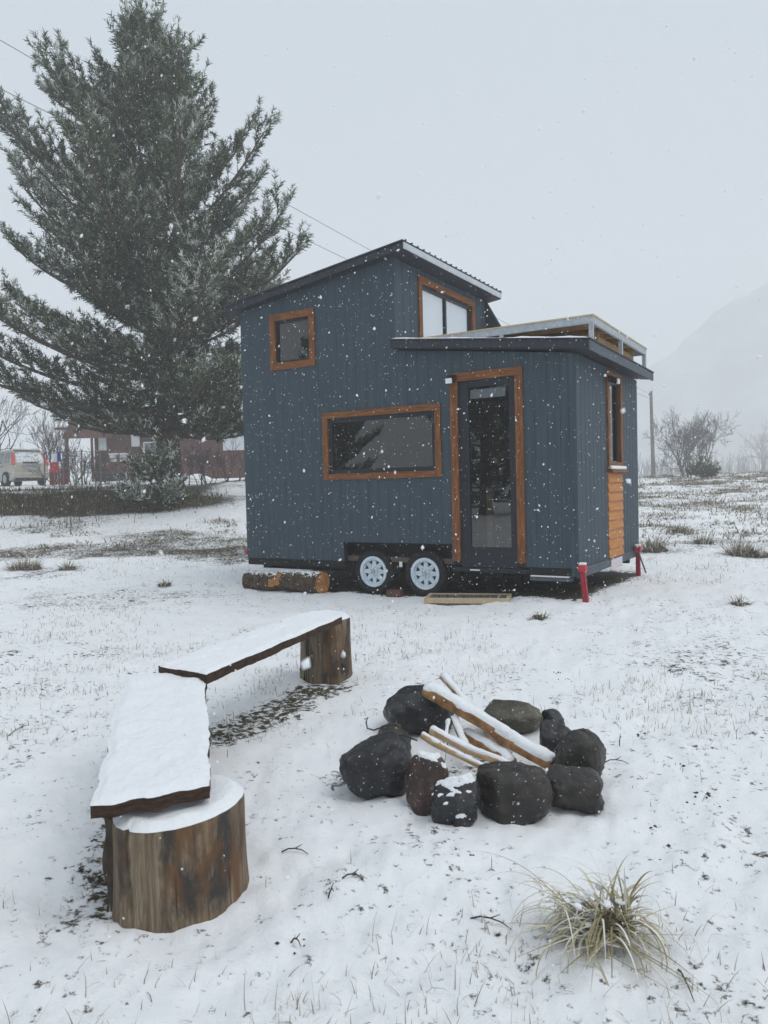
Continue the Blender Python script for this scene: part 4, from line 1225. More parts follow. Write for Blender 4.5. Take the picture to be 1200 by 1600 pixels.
# rough grass on the bank
x = -26 + rng.random(36000) * 21.0; y = 19.8 + rng.random(36000) * 5.6
b = bare_mask(x, y)
_, m1, m2 = terrain(x, y)
keep = rng.random(len(x)) < (b * (0.35 + 0.65 * sm(0.25, 0.6, m1)) + 0.02)
x, y = x[keep], y[keep]; n = len(x)
z = ground_z(x, y) - 0.01
o = grass_object('bank_grass', np.stack([x, y, z], 1), 0.10 + 0.16 * rng.random(n), np.full(n, 0.022), rng.normal(0.3, 0.3, n), rng.normal(0.7, 0.5, n), 3, rng, M_['bank_grass'])
tag(o, 'rough olive-brown grass on the bank below the road', 'grass', kind='stuff')

def tussock(name, px, py, width_m, h, n, label, seed, Y=None, curl=(1.2, 0.6), w=None, mat='dry_grass', cat='grass tussock', wd=0.006, group='dry grass tussocks', seg=5, frost=None, lean_k=0.6):
    rg = np.random.default_rng(seed)
    if Y is None:
        p = gpt(px, py)
        for _ in range(8): p = gpt(px, py, gz(p.x, p.y))
    else:
        p = at(px, py, Y)
    z0 = gz(p.x, p.y)
    root = empty(name, (p.x, p.y, z0))
    tag(root, label, cat, group)
    a = rg.random(n) * 2 * math.pi; rr = width_m / 2 * 0.55 * np.sqrt(rg.random(n))
    bx, by = rr * np.cos(a), rr * np.sin(a)
    bz = ground_z(bx + p.x, by + p.y) - z0 - 0.01
    lean = np.clip(rr / (width_m * 0.3) * lean_k + rg.normal(0, 0.25, n), -0.2, 1.3)
    az = a + rg.normal(0, 0.5, n)
    cu = np.clip(rg.normal(curl[0], curl[1], n), 0.1, 4.5)
    grass_object('blades', np.stack([bx, by, bz], 1), np.full(n, h), np.full(n, wd), lean, cu, seg, rg, M_[mat], az=az, hvar=0.45, frost=rg.random(n) if frost is None else rg.random(n) ** frost, parent=root)
    # thatch heart of the tussock
    me = rock_mesh(width_m * 0.30, width_m * 0.26, h * (0.28 if seg < 9 else 0.16), seed, sub=2)
    me.materials.append(M_['thatch'])
    th_o = bpy.data.objects.new('thatch', me); COL.objects.link(th_o); th_o.parent = root; th_o.location = (0, 0, h * 0.10)
    return root
M_['thatch'] = pm('thatch', (0.045, 0.035, 0.02), (0.20, 0.17, 0.11), scale=40, rough=0.95, bump=1.0, stretch=(1, 1, .4), bdist=0.03, frost=0.25)
# foreground tussock with curling frosted blades
tn = tussock('grass_tussock', 948, 1462, 0.15, 0.25, 120, 'pale curling grass tussock in the foreground, loaded with snow', 5, curl=(3.9, 1.0), mat='tuss_near', wd=0.0068, group='grass tussocks', seg=16, frost=0.6, lean_k=0.25)
rg = np.random.default_rng(8)
n = 60
bx = rg.normal(-0.04, 0.04, n); by = rg.normal(0, 0.035, n)
grass_object('blades', np.stack([bx, by, np.zeros(n)], 1), np.full(n, 0.33), np.full(n, 0.006), rg.normal(0.25, 0.3, n), np.clip(rg.normal(3.7, 1.0, n), 1.2, 5.8), 16, rg, M_['tuss_near'], az=math.pi + rg.normal(0, 0.75, n), hvar=0.4, frost=rg.random(n) ** 0.5, parent=tn)
n = 30
grass_object('upright_blades', np.stack([0.05 + rg.normal(0, 0.022, n), rg.normal(0, 0.02, n), np.zeros(n)], 1), np.full(n, 0.24), np.full(n, 0.010), rg.normal(0.05, 0.12, n), np.clip(rg.normal(1.6, 1.2, n), 0, 4.2), 14, rg, M_['tuss_near'], hvar=0.35, frost=rg.random(n) ** 1.6, parent=tn)
n = 46      # dead stems lying out over the snow
azl = np.where(rg.random(n) < 0.6, math.pi + 0.5 + rg.normal(0, 0.5, n), -1.0 + rg.normal(0, 0.5, n))
grass_object('fallen_stems', np.stack([rg.normal(-0.02, 0.05, n), rg.normal(-0.03, 0.03, n), np.full(n, 0.03)], 1), np.full(n, 0.26), np.full(n, 0.006), rg.normal(1.45, 0.15, n), np.clip(rg.normal(0.25, 0.2, n), -0.1, 0.6), 8, rg, M_['tuss_near'], az=azl, hvar=0.5, frost=rg.random(n), parent=tn)
for k in range(12):
    me = rock_mesh(0.010 + 0.012 * random.random(), 0.009 + 0.008 * random.random(), 0.005 + 0.004 * random.random(), 300 + k, sub=3)
    me.materials.append(M_['snow'])
    so = bpy.data.objects.new('snow_clump', me); COL.objects.link(so); so.parent = tn
    a_ = random.uniform(0, 6.28); q = random.uniform(0.02, 0.1)
    so.location = (-0.04 + q * math.cos(a_), q * math.sin(a_) * 0.6, random.uniform(0.03, 0.13)); so.rotation_euler = (random.uniform(-.5, .5), random.uniform(-.5, .5), a_)
TUSS = [
    (40, 890, 0.95, 0.22, 320, 'wide flattened grass tussock at the left edge of the meadow'),
    (105, 889, 0.45, 0.17, 140, 'pale grass tussock just beside the wide flattened one'),
    (258, 918, 0.32, 0.12, 70, 'small lone tussock between the bench and the house corner'),
    (843, 968, 0.24, 0.09, 50, 'little tuft of straw in front of the boarded end wall'),
    (1157, 946, 0.34, 0.10, 70, 'low flat tuft alone on the snow at the right edge'),
    (1160, 868, 0.85, 0.26, 260, 'large brown tussock nearest on the right-hand field'),
    (1022, 862, 0.75, 0.30, 220, 'tall frosted tussock right behind the rear red jack'),
    (1098, 850, 0.55, 0.22, 120, 'olive tussock in the middle of the right-hand field'),
    (1062, 838, 0.6, 0.22, 120, 'frosted tussock left of the olive one in the field'),
    (1190, 872, 0.4, 0.18, 80, 'small tussock partly cut by the right picture edge'),
    (215, 910, 0.5, 0.14, 90, 'straw tuft lying before the split log'),
]
TUSS[-1] = (427, 912, 0.35, 0.14, 90, 'straw tuft lying in front of the split-ended log')
for i, (px, py, wm, h, n, lb) in enumerate(TUSS):
    tussock('grass_tussock', px, py, wm, h, n, lb, 40 + i, wd=0.012 if py > 880 else 0.016, curl=(1.1, 0.5), group='grass tussocks')
# hummocks of rough grass on the far field: too many to count
rg = np.random.default_rng(99)
bxs, hs, ws = [], [], []
for k in range(560):
    Y = 13.5 + 42 * rg.random() ** 0.8
    X = Y * (0.28 + 0.32 * rg.random()) if k % 4 else Y * (-0.5 + 0.45 * rg.random())
    if X < 0 and Y > 20.5: continue
    uu = (X - HO[0]) * DL[0] + (Y - HO[1]) * DL[1]; dd = (X - HO[0]) * DS[0] + (Y - HO[1]) * DS[1]
    if -1 < uu < HL + .6 and -1 < dd < HW + .6: continue
    m = int(60 + 90 * rg.random())
    w_ = 0.25 + 0.45 * rg.random()
    a = rg.random(m) * 6.283; r_ = w_ * np.sqrt(rg.random(m))
    xx, yy = X + r_ * np.cos(a) * 1.4, Y + r_ * np.sin(a)
    bxs.append(np.stack([xx, yy, ground_z(xx, yy) - 0.02], 1)); hs.append(np.full(m, 0.11 + 0.12 * rg.random())); ws.append(np.full(m, 0.012 + 0.0007 * Y))
B = np.vstack(bxs); n = len(B)
o = grass_object('field_grass', B, np.concatenate(hs), np.concatenate(ws), np.abs(rg.normal(0.7, 0.35, n)), rg.normal(1.4, 0.5, n), 3, rg, M_['dry_grass'], hvar=0.5, frost=0.85 * rg.random(n) ** 1.4)
tag(o, 'frosted hummocks of rough grass across the far field', 'grass', kind='stuff')

# twigs and clods on the snow
TW = [(440, 1338, 482, 1342, 'thin bent twig between the near stump and the fire ring'), (535, 1388, 568, 1389, 'short dark twig on the snow below the bent twig'), (513, 1415, 524, 1432, 'stubby dark twig standing askew in the snow'),
      (13, 1147, 46, 1132, 'dark stick on the snow near the left picture edge'), (945, 1188, 982, 1194, 'long thin twig right of the fire ring'), (968, 1164, 976, 1181, 'short upright chip of wood right of the fire ring'),
      (455, 1472, 470, 1478, 'small twig lying in the snow before the near stump'), (735, 1440, 800, 1456, 'dead stalk lying left of the foreground tussock'), (1060, 1520, 1085, 1570, 'straw stalk trailing right of the foreground tussock')]
for i, (xa, ya, xb, yb, lb) in enumerate(TW):
    a, b = gpt(xa, ya), gpt(xb, yb)
    a.z = gz(a.x, a.y) + 0.003; b.z = gz(b.x, b.y) + 0.006
    if i in (5,): b = a + Vector((0.012, 0.0, 0.05))
    if i == 2: b = a + Vector((0.02, -0.01, 0.03))
    mid = (a + b) / 2 + Vector((0, 0.012, 0.012))
    q1, q2 = a.lerp(mid, .5) + Vector((0, 0.004, 0.004)), mid.lerp(b, .5) + Vector((0, 0.003, 0.004))
    tb = MB().tube([a, q1, mid, q2, b], [0.0028, 0.0027, 0.0024, 0.002, 0.0012], 6)
    d = (b - a)
    tb.tube([mid, mid + d * 0.22 + Vector((0.004, 0.012, 0.012))], [0.0022, 0.0012], 5)
    tag(tb.build('twig', M_['twig'], None, smooth=True), lb, 'twig', 'twigs on the snow')
# clods of earth
rg = np.random.default_rng(13)
cl = MB()
spots = [(1070, 1192), (1098, 1246), (1110, 1252), (1014, 1284), (870, 1055), (862, 1070), (885, 1062), (740, 1336), (462, 1475), (680, 962), (974, 1110), (1040, 1325), (1000, 1145), (640, 1080)]
for (px, py) in spots:
    c = gpt(px, py)
    for k in range(rg.integers(3, 8)):
        q = Vector((c.x + rg.normal() * 0.03, c.y + rg.normal() * 0.03, 0)); q.z = gz(q.x, q.y)
        s = 0.003 + 0.007 * rg.random()
        me = [(s * rg.uniform(.7, 1.4), 0, 0), (-s * rg.uniform(.7, 1.4), 0, 0), (0, s * rg.uniform(.7, 1.4), 0), (0, -s * rg.uniform(.7, 1.4), 0), (0, 0, s * .8), (0, 0, -s)]
        cl.add([(q.x + v[0], q.y + v[1], q.z + v[2]) for v in me], [(0, 2, 4), (2, 1, 4), (1, 3, 4), (3, 0, 4), (2, 0, 5), (1, 2, 5), (3, 1, 5), (0, 3, 5)])
tag(cl.build('debris', M_['twig'], None), 'dark crumbs of earth and dead leaves on the snow', 'debris', kind='stuff')

# ------------------------------------------------------------------ big pine
M_['needle'] = attr_mat('needle', 'frost', (0.012, 0.028, 0.008), (0.66, 0.69, 0.66), rough=0.6)
_cr = M_['needle'].node_tree.nodes['Color Ramp'].color_ramp
_cr.elements.new(0.35).color = (0.036, 0.066, 0.018, 1)
_cr.elements.new(0.62).color = (0.110, 0.135, 0.070, 1)
_cr.elements.new(0.86).color = (0.25, 0.28, 0.22, 1)

def ribbon_tubes(paths, r0, r1, sides=4):
    """paths (n,k,3) -> thin tubes"""
    n, k, _ = paths.shape
    d = np.gradient(paths, axis=1)
    d /= np.linalg.norm(d, axis=2, keepdims=True) + 1e-9
    ref = np.zeros_like(d); ref[..., 2] = 1
    flat = np.abs(d[..., 2]) > 0.95
    ref[flat] = (1, 0, 0)
    a = np.cross(d, ref); a /= np.linalg.norm(a, axis=2, keepdims=True) + 1e-9
    b = np.cross(d, a)
    t = np.linspace(0, 1, k)[None, :]
    rr = r0[:, None] * (1 - t) + r1[:, None] * t
    V = []
    for s in range(sides):
        an = 2 * math.pi * s / sides
        V.append(paths + (a * math.cos(an) + b * math.sin(an)) * rr[..., None])
    V = np.stack(V, 2)                                   # n,k,s,3
    idx = np.arange(n * k * sides).reshape(n, k, sides)
    F = []
    for s in range(sides):
        s2 = (s + 1) % sides
        F.append(np.stack([idx[:, :-1, s], idx[:, :-1, s2], idx[:, 1:, s2], idx[:, 1:, s]], -1).reshape(-1, 4))
    return V.reshape(-1, 3), np.vstack(F)

def pine(height, seed, rad_fn, h0, whorl=0.34, per=4.6, needle=0.15, nwid=0.024, per_shoot=26, lean=(0.0, 0.0), trunk_r=0.34, snowy=1.0, lmax=1.1):
    rg = np.random.default_rng(seed)
    # trunk
    ts = np.linspace(0, 1, 26)
    tp = np.stack([lean[0] * ts + 0.12 * np.sin(ts * 5) * ts, lean[1] * ts, height * ts], 1)
    tr_r = trunk_r * (1 - ts) ** 0.9 + 0.015 + trunk_r * 0.5 * np.exp(-ts * 28)
    def tpos(h): return np.array([np.interp(h, tp[:, 2], tp[:, 0]), np.interp(h, tp[:, 2], tp[:, 1]), h])
    limb_p, limb_r = [], []
    shoots_o, shoots_d, shoots_l, shoots_g = [], [], [], []
    h = h0
    phase = rg.random() * 6.28
    while h < height - 0.5:
        f = (h - h0) / (height - h0)
        nb = int(per + rg.random())
        phase += 2.4 + rg.normal(0, 0.3)
        for i in range(nb):
            az = phase + 2 * math.pi * i / nb + rg.normal(0, 0.25)
            L = rad_fn(f, az) * (rg.uniform(0.50, 0.80) if rg.random() < 0.62 else rg.uniform(0.88, 1.08))
            if L < 0.25: continue
            a = -0.16 + 0.70 * f ** 0.9 + rg.normal(0, 0.07); c = 0.22 + 0.42 * min(1, f * 1.6)
            o = tpos(h + rg.normal(0, 0.07))
            t = np.linspace(0, 1, 9)
            daz = rg.normal(0, 0.12)
            hd = np.array([math.cos(az), math.sin(az)]); sd = np.array([-hd[1], hd[0]])
            P = np.zeros((9, 3))
            P[:, 0] = o[0] + hd[0] * L * t + sd[0] * L * daz * t * t
            P[:, 1] = o[1] + hd[1] * L * t + sd[1] * L * daz * t * t
            P[:, 2] = o[2] + L * (a * t + c * t ** 2.2)
            cap = height - 1.3 - 0.42 * L             # side limbs stay below the spire
            if L > 0.9 and P[8, 2] > cap: P[:, 2] = o[2] + (P[:, 2] - o[2]) * max(0.25, (cap - o[2]) / (P[8, 2] - o[2]))
            limb_p.append(P); limb_r.append(0.016 + 0.016 * L)
            # side branches
            ns = int(4 + L * 4.6)
            for k in range(ns):
                tt = 0.13 + 0.87 * (k + rg.random()) / ns
                q = np.array([np.interp(tt, t, P[:, j]) for j in range(3)])
                fwd = P[min(8, int(tt * 8) + 1)] - P[max(0, int(tt * 8) - 1)]; fwd /= np.linalg.norm(fwd)
                s = -1 if k % 2 else 1
                dirv = fwd * rg.uniform(0.6, 1.0) + np.array([sd[0], sd[1], 0]) * s * rg.uniform(0.35, 1.0) + np.array([0, 0, rg.uniform(0.05, 0.45)])
                dirv /= np.linalg.norm(dirv)
                l2 = min(lmax, (0.28 + 0.34 * L * (1 - 0.70 * tt)) * rg.uniform(0.55, 1.15))
                K = 5
                t2 = np.linspace(0, 1, K)
                Q = q + dirv[None] * (l2 * t2)[:, None]; Q[:, 2] += 0.22 * l2 * t2 ** 2
                limb_p.append(np.stack([np.interp(np.linspace(0, 1, 9), t2, Q[:, j]) for j in range(3)], 1)); limb_r.append(0.007 + 0.006 * l2)
                nsh = 2 + int(l2 * 5.5)
                for m in range(nsh):
                    u = 0.25 + 0.75 * (m + 0.6) / nsh
                    p0 = np.array([np.interp(u, t2, Q[:, j]) for j in range(3)])
                    dd = dirv * 0.75 + rg.normal(0, 0.42, 3) + np.array([0, 0, 0.50])
                    if m == nsh - 1: dd = dirv + np.array([0, 0, 0.45])
                    dd /= np.linalg.norm(dd)
                    shoots_o.append(p0); shoots_d.append(dd); shoots_l.append(rg.uniform(0.20, 0.42) * (1.25 if m == nsh - 1 else 1)); shoots_g.append(f)
            # leader shoot at the limb tip
            fw_ = P[8] - P[6]; fw_ /= np.linalg.norm(fw_)
            for m in range(3):
                dd = fw_ + np.array([0, 0, 0.5]) + rg.normal(0, 0.18, 3); dd /= np.linalg.norm(dd)
                shoots_o.append(P[8] - fw_ * 0.15 * m); shoots_d.append(dd); shoots_l.append(rg.uniform(0.5, 0.95)); shoots_g.append(f)
        h += whorl * rg.uniform(0.8, 1.2)
    # top leader
    for m in range(16):
        dd = np.array([0, 0, 1.0]) + rg.normal(0, 0.35, 3); dd /= np.linalg.norm(dd)
        shoots_o.append(tpos(height - rg.random() * 0.9)); shoots_d.append(dd); shoots_l.append(rg.uniform(0.35, 0.65)); shoots_g.append(1.0)
    so, sd_, sl, sg = map(np.array, (shoots_o, shoots_d, shoots_l, shoots_g))
    S = len(so)
    # needles
    tN = rg.random((S, per_shoot)) ** 0.75
    sp_ = np.sqrt(rg.random((S, per_shoot))) * 0 + 1
    any_ = rg.normal(size=(S, per_shoot, 3))
    ax = sd_[:, None, :]
    perp = any_ - (any_ * ax).sum(-1, keepdims=True) * ax
    perp /= np.linalg.norm(perp, axis=-1, keepdims=True) + 1e-9
    spread = rg.uniform(0.45, 1.05, (S, per_shoot, 1))
    nd = ax * np.cos(spread) + perp * np.sin(spread)
    base = so[:, None, :] + ax * (tN * sl[:, None])[..., None]
    ln = needle * rg.uniform(0.7, 1.2, (S, per_shoot, 1))
    tip = base + nd * ln; tip[..., 2] -= 0.012
    wv = np.cross(nd, rg.normal(size=(S, per_shoot, 3))); wv /= np.linalg.norm(wv, axis=-1, keepdims=True) + 1e-9
    wv *= nwid / 2
    V = np.stack([base - wv, base + wv, tip + wv * 0.35, tip - wv * 0.35], 2).reshape(-1, 3)
    F = np.arange(S * per_shoot * 4).reshape(-1, 4)
    # snow caught on the upper side of the shoots and on shoot ends
    fz = 0.36 + 0.32 * np.clip(perp[..., 2], -1, 1) + 0.26 * sg[:, None] + 0.18 * (tN - 0.5) + rg.normal(0, 0.17, (S, 1)) + rg.normal(0, 0.10, (S, per_shoot))
    lw = sm(0.25, 0.9, np.hypot(so[:, 0], so[:, 1]) / (np.hypot(so[:, 0], so[:, 1]).max() * 0.7))
    fz = fz - 0.07 + 0.22 * fbm(so[:, 0] * 0.9, so[:, 1] * 0.9, so[:, 2] * 0.9, seed=seed, octv=2)[:, None]
    fz = np.clip((fz + 0.25 * lw[:, None]) * snowy, 0, 1)
    fr_ = np.repeat(fz.reshape(-1), 4)
    lp = np.stack(limb_p); lr = np.array(limb_r)
    lv, lf = ribbon_tubes(lp, lr, lr * 0.3, 4)
    return (tp, tr_r), (lv, lf), (V, F, fr_)

def make_pine(name, loc, data, label, group=None):
    root = empty(name, loc)
    tag(root, label, 'tree', group)
    (tp, tr_r), (lv, lf), (V, F, fr_) = data
    MB().tube([tuple(p) for p in tp], list(tr_r), 14).build('trunk', M_['bark'], root, smooth=True)
    np_mesh('limbs', lv, lf, M_['bark'], root)
    np_mesh('crown', V, F, M_['needle'], root, attrs={'frost': fr_})
    return root

def big_rad(f, az):
    c = math.cos(az)
    lft = np.interp(f, [0, 0.06, 0.16, 0.30, 0.45, 0.58, 0.66, 0.74, 0.84, 0.93, 1.0], [3.4, 5.2, 6.0, 5.6, 5.0, 4.6, 4.0, 2.0, 1.0, 0.55, 0.3])
    rgt = np.interp(f, [0, 0.06, 0.16, 0.30, 0.40, 0.52, 0.62, 0.74, 0.84, 0.93, 1.0], [3.6, 4.3, 4.6, 4.4, 3.8, 2.9, 2.2, 1.4, 0.8, 0.5, 0.3])
    w = 0.5 + 0.5 * c
    return lft * (1 - w) + rgt * w
tree_base = at(268, 778, 23.3)
tzb = gz(tree_base.x, tree_base.y)
ptop = at(222, 14, 23.3)
big = pine(ptop.z - tzb, 12, big_rad, 2.1, whorl=0.40, per=4.3, per_shoot=30, nwid=0.027, lean=(ptop.x - tree_base.x, 0.3))
pt = make_pine('pine_tree', (tree_base.x, tree_base.y, tzb - 0.05), big, 'tall frosted pine tree behind the tiny house on the bank')

small = pine(1.7, 5, lambda f, az: 0.85 * (1 - f) + 0.1, 0.15, whorl=0.22, per=4, needle=0.13, nwid=0.03, per_shoot=14, trunk_r=0.05, snowy=1.25)
sb = at(236, 772, 22.0)
make_pine('young_pine', (sb.x, sb.y, gz(sb.x, sb.y) - 0.05), small, 'low young pine growing at the foot of the tall pine')
# two pines off to the side, seen mirrored in the door and the wide window
dark = pine(11.0, 21, lambda f, az: 3.0 * (1 - f) ** 0.8 + 0.15, 0.8, whorl=0.45, per=4, per_shoot=12, nwid=0.05, trunk_r=0.26)
r1 = make_pine('pine_tree', (-19.5, -5.5, -0.05), dark, 'pine tree whose reflection stands in the door glass')
def copy_tree(o, parent=None):
    c = o.copy(); COL.objects.link(c); c.parent = parent
    for chd in list(o.children): copy_tree(chd, c)
    return c
r2 = copy_tree(r1); r2.location = (-30.0, -2.5, -0.05); r2.rotation_euler = (0, 0, 1.3); r2['label'] = 'pine tree whose reflection darkens the wide window'

# ------------------------------------------------------------------ bare trees and shrubs
def bare_tree(name, loc, height, seed, label, stems=1, spread=0.5, depth=5, r0=0.07, up=0.35, cat='tree', group='bare trees and shrubs', mat='bare_wood', nchild=(2, 4), droop=0.0, width=None):
    rg = np.random.default_rng(seed)
    paths, ra, rb, sid = [], [], [], []
    def grow(p, d, L, r, lev):
        k = 5
        P = [p]
        for i in range(k - 1):
            d = d + rg.normal(0, 0.12, 3) + np.array([0, 0, up * 0.12 - droop])
            d /= np.linalg.norm(d)
            P.append(P[-1] + d * L / (k - 1))
        P = np.array(P)
        paths.append(P); ra.append(r); rb.append(r * 0.6); sid.append(cur[0])
        if lev == 0: return
        nc = rg.integers(nchild[0], nchild[1] + 1)
        for c in range(nc):
            t = rg.uniform(0.35, 1.0) if c else 1.0
            q = np.array([np.interp(t, np.linspace(0, 1, k), P[:, j]) for j in range(3)])
            nd = d + rg.normal(0, spread, 3) + np.array([0, 0, up * 0.5]); nd /= np.linalg.norm(nd)
            grow(q, nd, L * rg.uniform(0.55, 0.85), r * 0.58, lev - 1)
    cur = [0]
    for s in range(stems):
        cur[0] = s
        a = rg.random() * 6.28
        d = np.array([math.cos(a) * 0.35, math.sin(a) * 0.35, 1.0]) if stems > 1 else np.array([0, 0, 1.0])
        d /= np.linalg.norm(d)
        grow(np.array([0.06 * math.cos(a) * stems, 0.06 * math.sin(a) * stems, -0.05]), d, height * 0.34, r0, depth)
    pth = np.array(paths)
    pth[..., 2] = np.maximum(pth[..., 2], -0.05)
    zmax = pth[..., 2].max()
    pth *= height / zmax
    if width:
        rr = np.quantile(np.hypot(pth[..., 0], pth[..., 1]), 0.97)
        pth[..., :2] *= (width / 2) / rr
    root = empty(name, loc); tag(root, label, cat, group)
    thick = np.array(ra) > r0 * 0.45
    sid = np.array(sid)
    for s in range(stems):
        k_ = thick & (sid == s)
        V, F = ribbon_tubes(pth[k_], np.array(ra)[k_], np.array(rb)[k_], 5)
        np_mesh('trunk' if stems == 1 else 'stem', V, F, M_[mat], root)
    mn = 0.005 + 0.00008 * loc[1]
    V, F = ribbon_tubes(pth[~thick], np.maximum(np.array(ra)[~thick], mn), np.maximum(np.array(rb)[~thick], mn * 0.8), 3)
    np_mesh('crown', V, F, M_[mat], root)
    return root
def on(px, py, Y):
    p = at(px, py, Y); return (p.x, p.y, min(gz(p.x, p.y), p.z + 5) - 0.03)
bare_tree('bare_tree', on(1082, 746, 44), 4.4, 8, 'bare grey spreading tree standing alone on the field edge', stems=10, spread=0.62, depth=5, r0=0.05, up=0.3, nchild=(2, 4), width=4.2, mat='frosted_wood')
bare_tree('bare_tree', on(1192, 735, 200), 15.0, 4, 'faint snow-veiled tree at the far right edge', stems=3, spread=0.45, depth=5, r0=0.4)
bare_tree('bare_tree', on(4, 705, 38), 5.0, 5, 'tall twiggy bare tree at the left picture edge', stems=2, spread=0.45, depth=5, r0=0.08)
for k, (px, Y, h, lb) in enumerate([(58, 42, 4.4, 'slender bare tree right above the parked car'), (88, 43, 4.1, 'slender bare tree above the small flag'), (108, 41, 3.6, 'thin bare tree at the open left end of the red house')]):
    bare_tree('bare_tree', on(px, 745, Y), h, 20 + k, lb, stems=2, spread=0.33, depth=4, r0=0.05, up=0.6)
for k, (px, Y, h, lb) in enumerate([(122, 33, 1.9, 'bare shrub behind the wire fence next to the flag'), (140, 33.5, 1.7, 'bare shrub in front of the open carport'), (100, 34, 1.5, 'low bare shrub close to the rear of the car'), (316, 29, 1.5, 'bare shrub just right of the pine trunk'),
                                     (338, 30, 1.9, 'tall bare shrub before the brick wall'), (362, 31, 1.6, 'bare shrub touching the left edge of the tiny house'), (160, 34, 1.3, 'thin bare shrub left of the porch')]):
    bare_tree('bare_shrub', on(px, 755, Y), h, 60 + k, lb, stems=6, spread=0.4, depth=3, r0=0.025, up=0.3, cat='shrub')
gs = at(1098, 745, 42)
sm_p = pine(0.9, 31, lambda f, az: 0.65 * (1 - f * 0.6) + 0.1, 0.08, whorl=0.25, per=4, needle=0.16, nwid=0.05, per_shoot=10, trunk_r=0.05, snowy=0.7)
make_pine('green_bush', (gs.x, gs.y, gz(gs.x, gs.y)), sm_p, 'small dark green bush at the foot of the bare field tree')
# distant hedge veiled by snow
rg = np.random.default_rng(3)
hp = []
for k in range(420):
    X = -20 + 160 * rg.random(); Y = 130 + 60 * rg.random()
    z0 = float(terrain(X, Y)[0])
    for m in range(5):
        p = np.array([X + rg.normal(0, .5), Y, z0]); d = np.array([rg.normal(0, .25), 0, 1.0])
        L = rg.uniform(2.0, 5.0)
        hp.append(np.array([p + d * L * t + np.array([rg.normal(0, .1), 0, 0]) for t in np.linspace(0, 1, 5)]))
V, F = ribbon_tubes(np.array(hp), np.full(len(hp), 0.06), np.full(len(hp), 0.03), 3)
o = np_mesh('distant_scrub', V, F, M_['bare_wood']); tag(o, 'far line of scrub almost lost in the snowfall', 'scrub', kind='stuff')

# ------------------------------------------------------------------ utility pole and wires
pb = at(1021, 748, 62); ptp = at(1017, 611, 62)
zp = gz(pb.x, pb.y)
up_ = empty('utility_pole', (pb.x, pb.y, zp - 0.1)); tag(up_, 'thin grey wooden utility pole beside the right end of the house', 'utility pole')
hp_ = ptp.z - zp + 0.1
lx = ptp.x - pb.x
MB().tube([(0, 0, 0), (lx * .5, 0, hp_ * .5), (lx, 0, hp_)], [0.17, 0.145, 0.115], 12).build('shaft', M_['pole_wood'], up_, smooth=True)
MB().box(lx - 0.03 + 0.1, lx + 0.03 + 0.1, -0.03, 0.03, hp_ - 0.75, hp_ - 0.6).build('insulator', M_['wire'], up_)
MB().box(lx - 0.18, lx - 0.1, -0.03, 0.03, hp_ - 0.35, hp_ - 0.22).build('insulator', M_['wire'], up_)
def wire(a, b, sag, label):
    pts = [a.lerp(b, t) - Vector((0, 0, 4 * sag * t * (1 - t))) for t in np.linspace(0, 1, 40)]
    tag(MB().tube(pts, [0.011 + 0.0006 * 0 for _ in pts], 5).build('power_line', M_['wire'], None), label, 'power line', 'overhead wires')
wire(at(-300, -112, 19.5), Vector((ptp.x, 62, ptp.z - 0.25)), 0.55, 'upper overhead wire running behind the tall pine')
wire(at(-300, -12, 19.5), Vector((ptp.x, 62, ptp.z - 0.65)), 0.35, 'lower overhead wire running behind the tall pine')

# ------------------------------------------------------------------ red house across the road
YH = 47.0
def hp2(px, py, Y=YH): return at(px, py, Y)
h_l, h_r = hp2(150, 750).x, hp2(430, 750).x
zg = gz((h_l + h_r) / 2, YH) - 0.1
z_e = hp2(300, 668).z - 0
z_r = hp2(300, 640).z
rh = empty('red_house', ((h_l + h_r) / 2, YH, zg)); tag(rh, 'dark red boarded house with a snowy roof behind the pine', 'house')
X0, X1 = h_l - (h_l + h_r) / 2, h_r - (h_l + h_r) / 2
HE, HR = z_e - zg, z_r - zg
MB().box(X0, X1, 0.0, 6.0, 0, HE).build('wall', M_['brick_red'], rh)
n_b = 14
for k in range(n_b):
    zz = HE * k / n_b
    MB().hexa([(X0 - .01, -0.03, zz), (X1, -0.03, zz), (X1, -0.002, zz), (X0 - .01, -0.002, zz), (X0 - .01, -0.012, zz + HE / n_b - .02), (X1, -0.012, zz + HE / n_b - .02), (X1, -0.002, zz + HE / n_b - .02), (X0 - .01, -0.002, zz + HE / n_b - .02)]).build('cladding_board', M_['brick_red'], rh)
roof = MB().add([(X0 - 2.2, -0.6, HE), (X1 + .4, -0.6, HE), (X1 + .4, 3.0, HR + .25), (X0 - 2.2, 3.0, HR + .25), (X0 - 2.2, 6.4, HE), (X1 + .4, 6.4, HE),
                 (X0 - 2.2, -0.6, HE + .12), (X1 + .4, -0.6, HE + .12), (X1 + .4, 3.0, HR + .37), (X0 - 2.2, 3.0, HR + .37), (X0 - 2.2, 6.4, HE + .12), (X1 + .4, 6.4, HE + .12)],
                [(0, 1, 2, 3), (3, 2, 5, 4), (6, 9, 8, 7), (9, 10, 11, 8), (0, 6, 7, 1), (4, 5, 11, 10), (0, 3, 9, 6), (3, 4, 10, 9), (1, 7, 8, 2), (2, 8, 11, 5)]).build('roof', M_['brown_board'], rh)
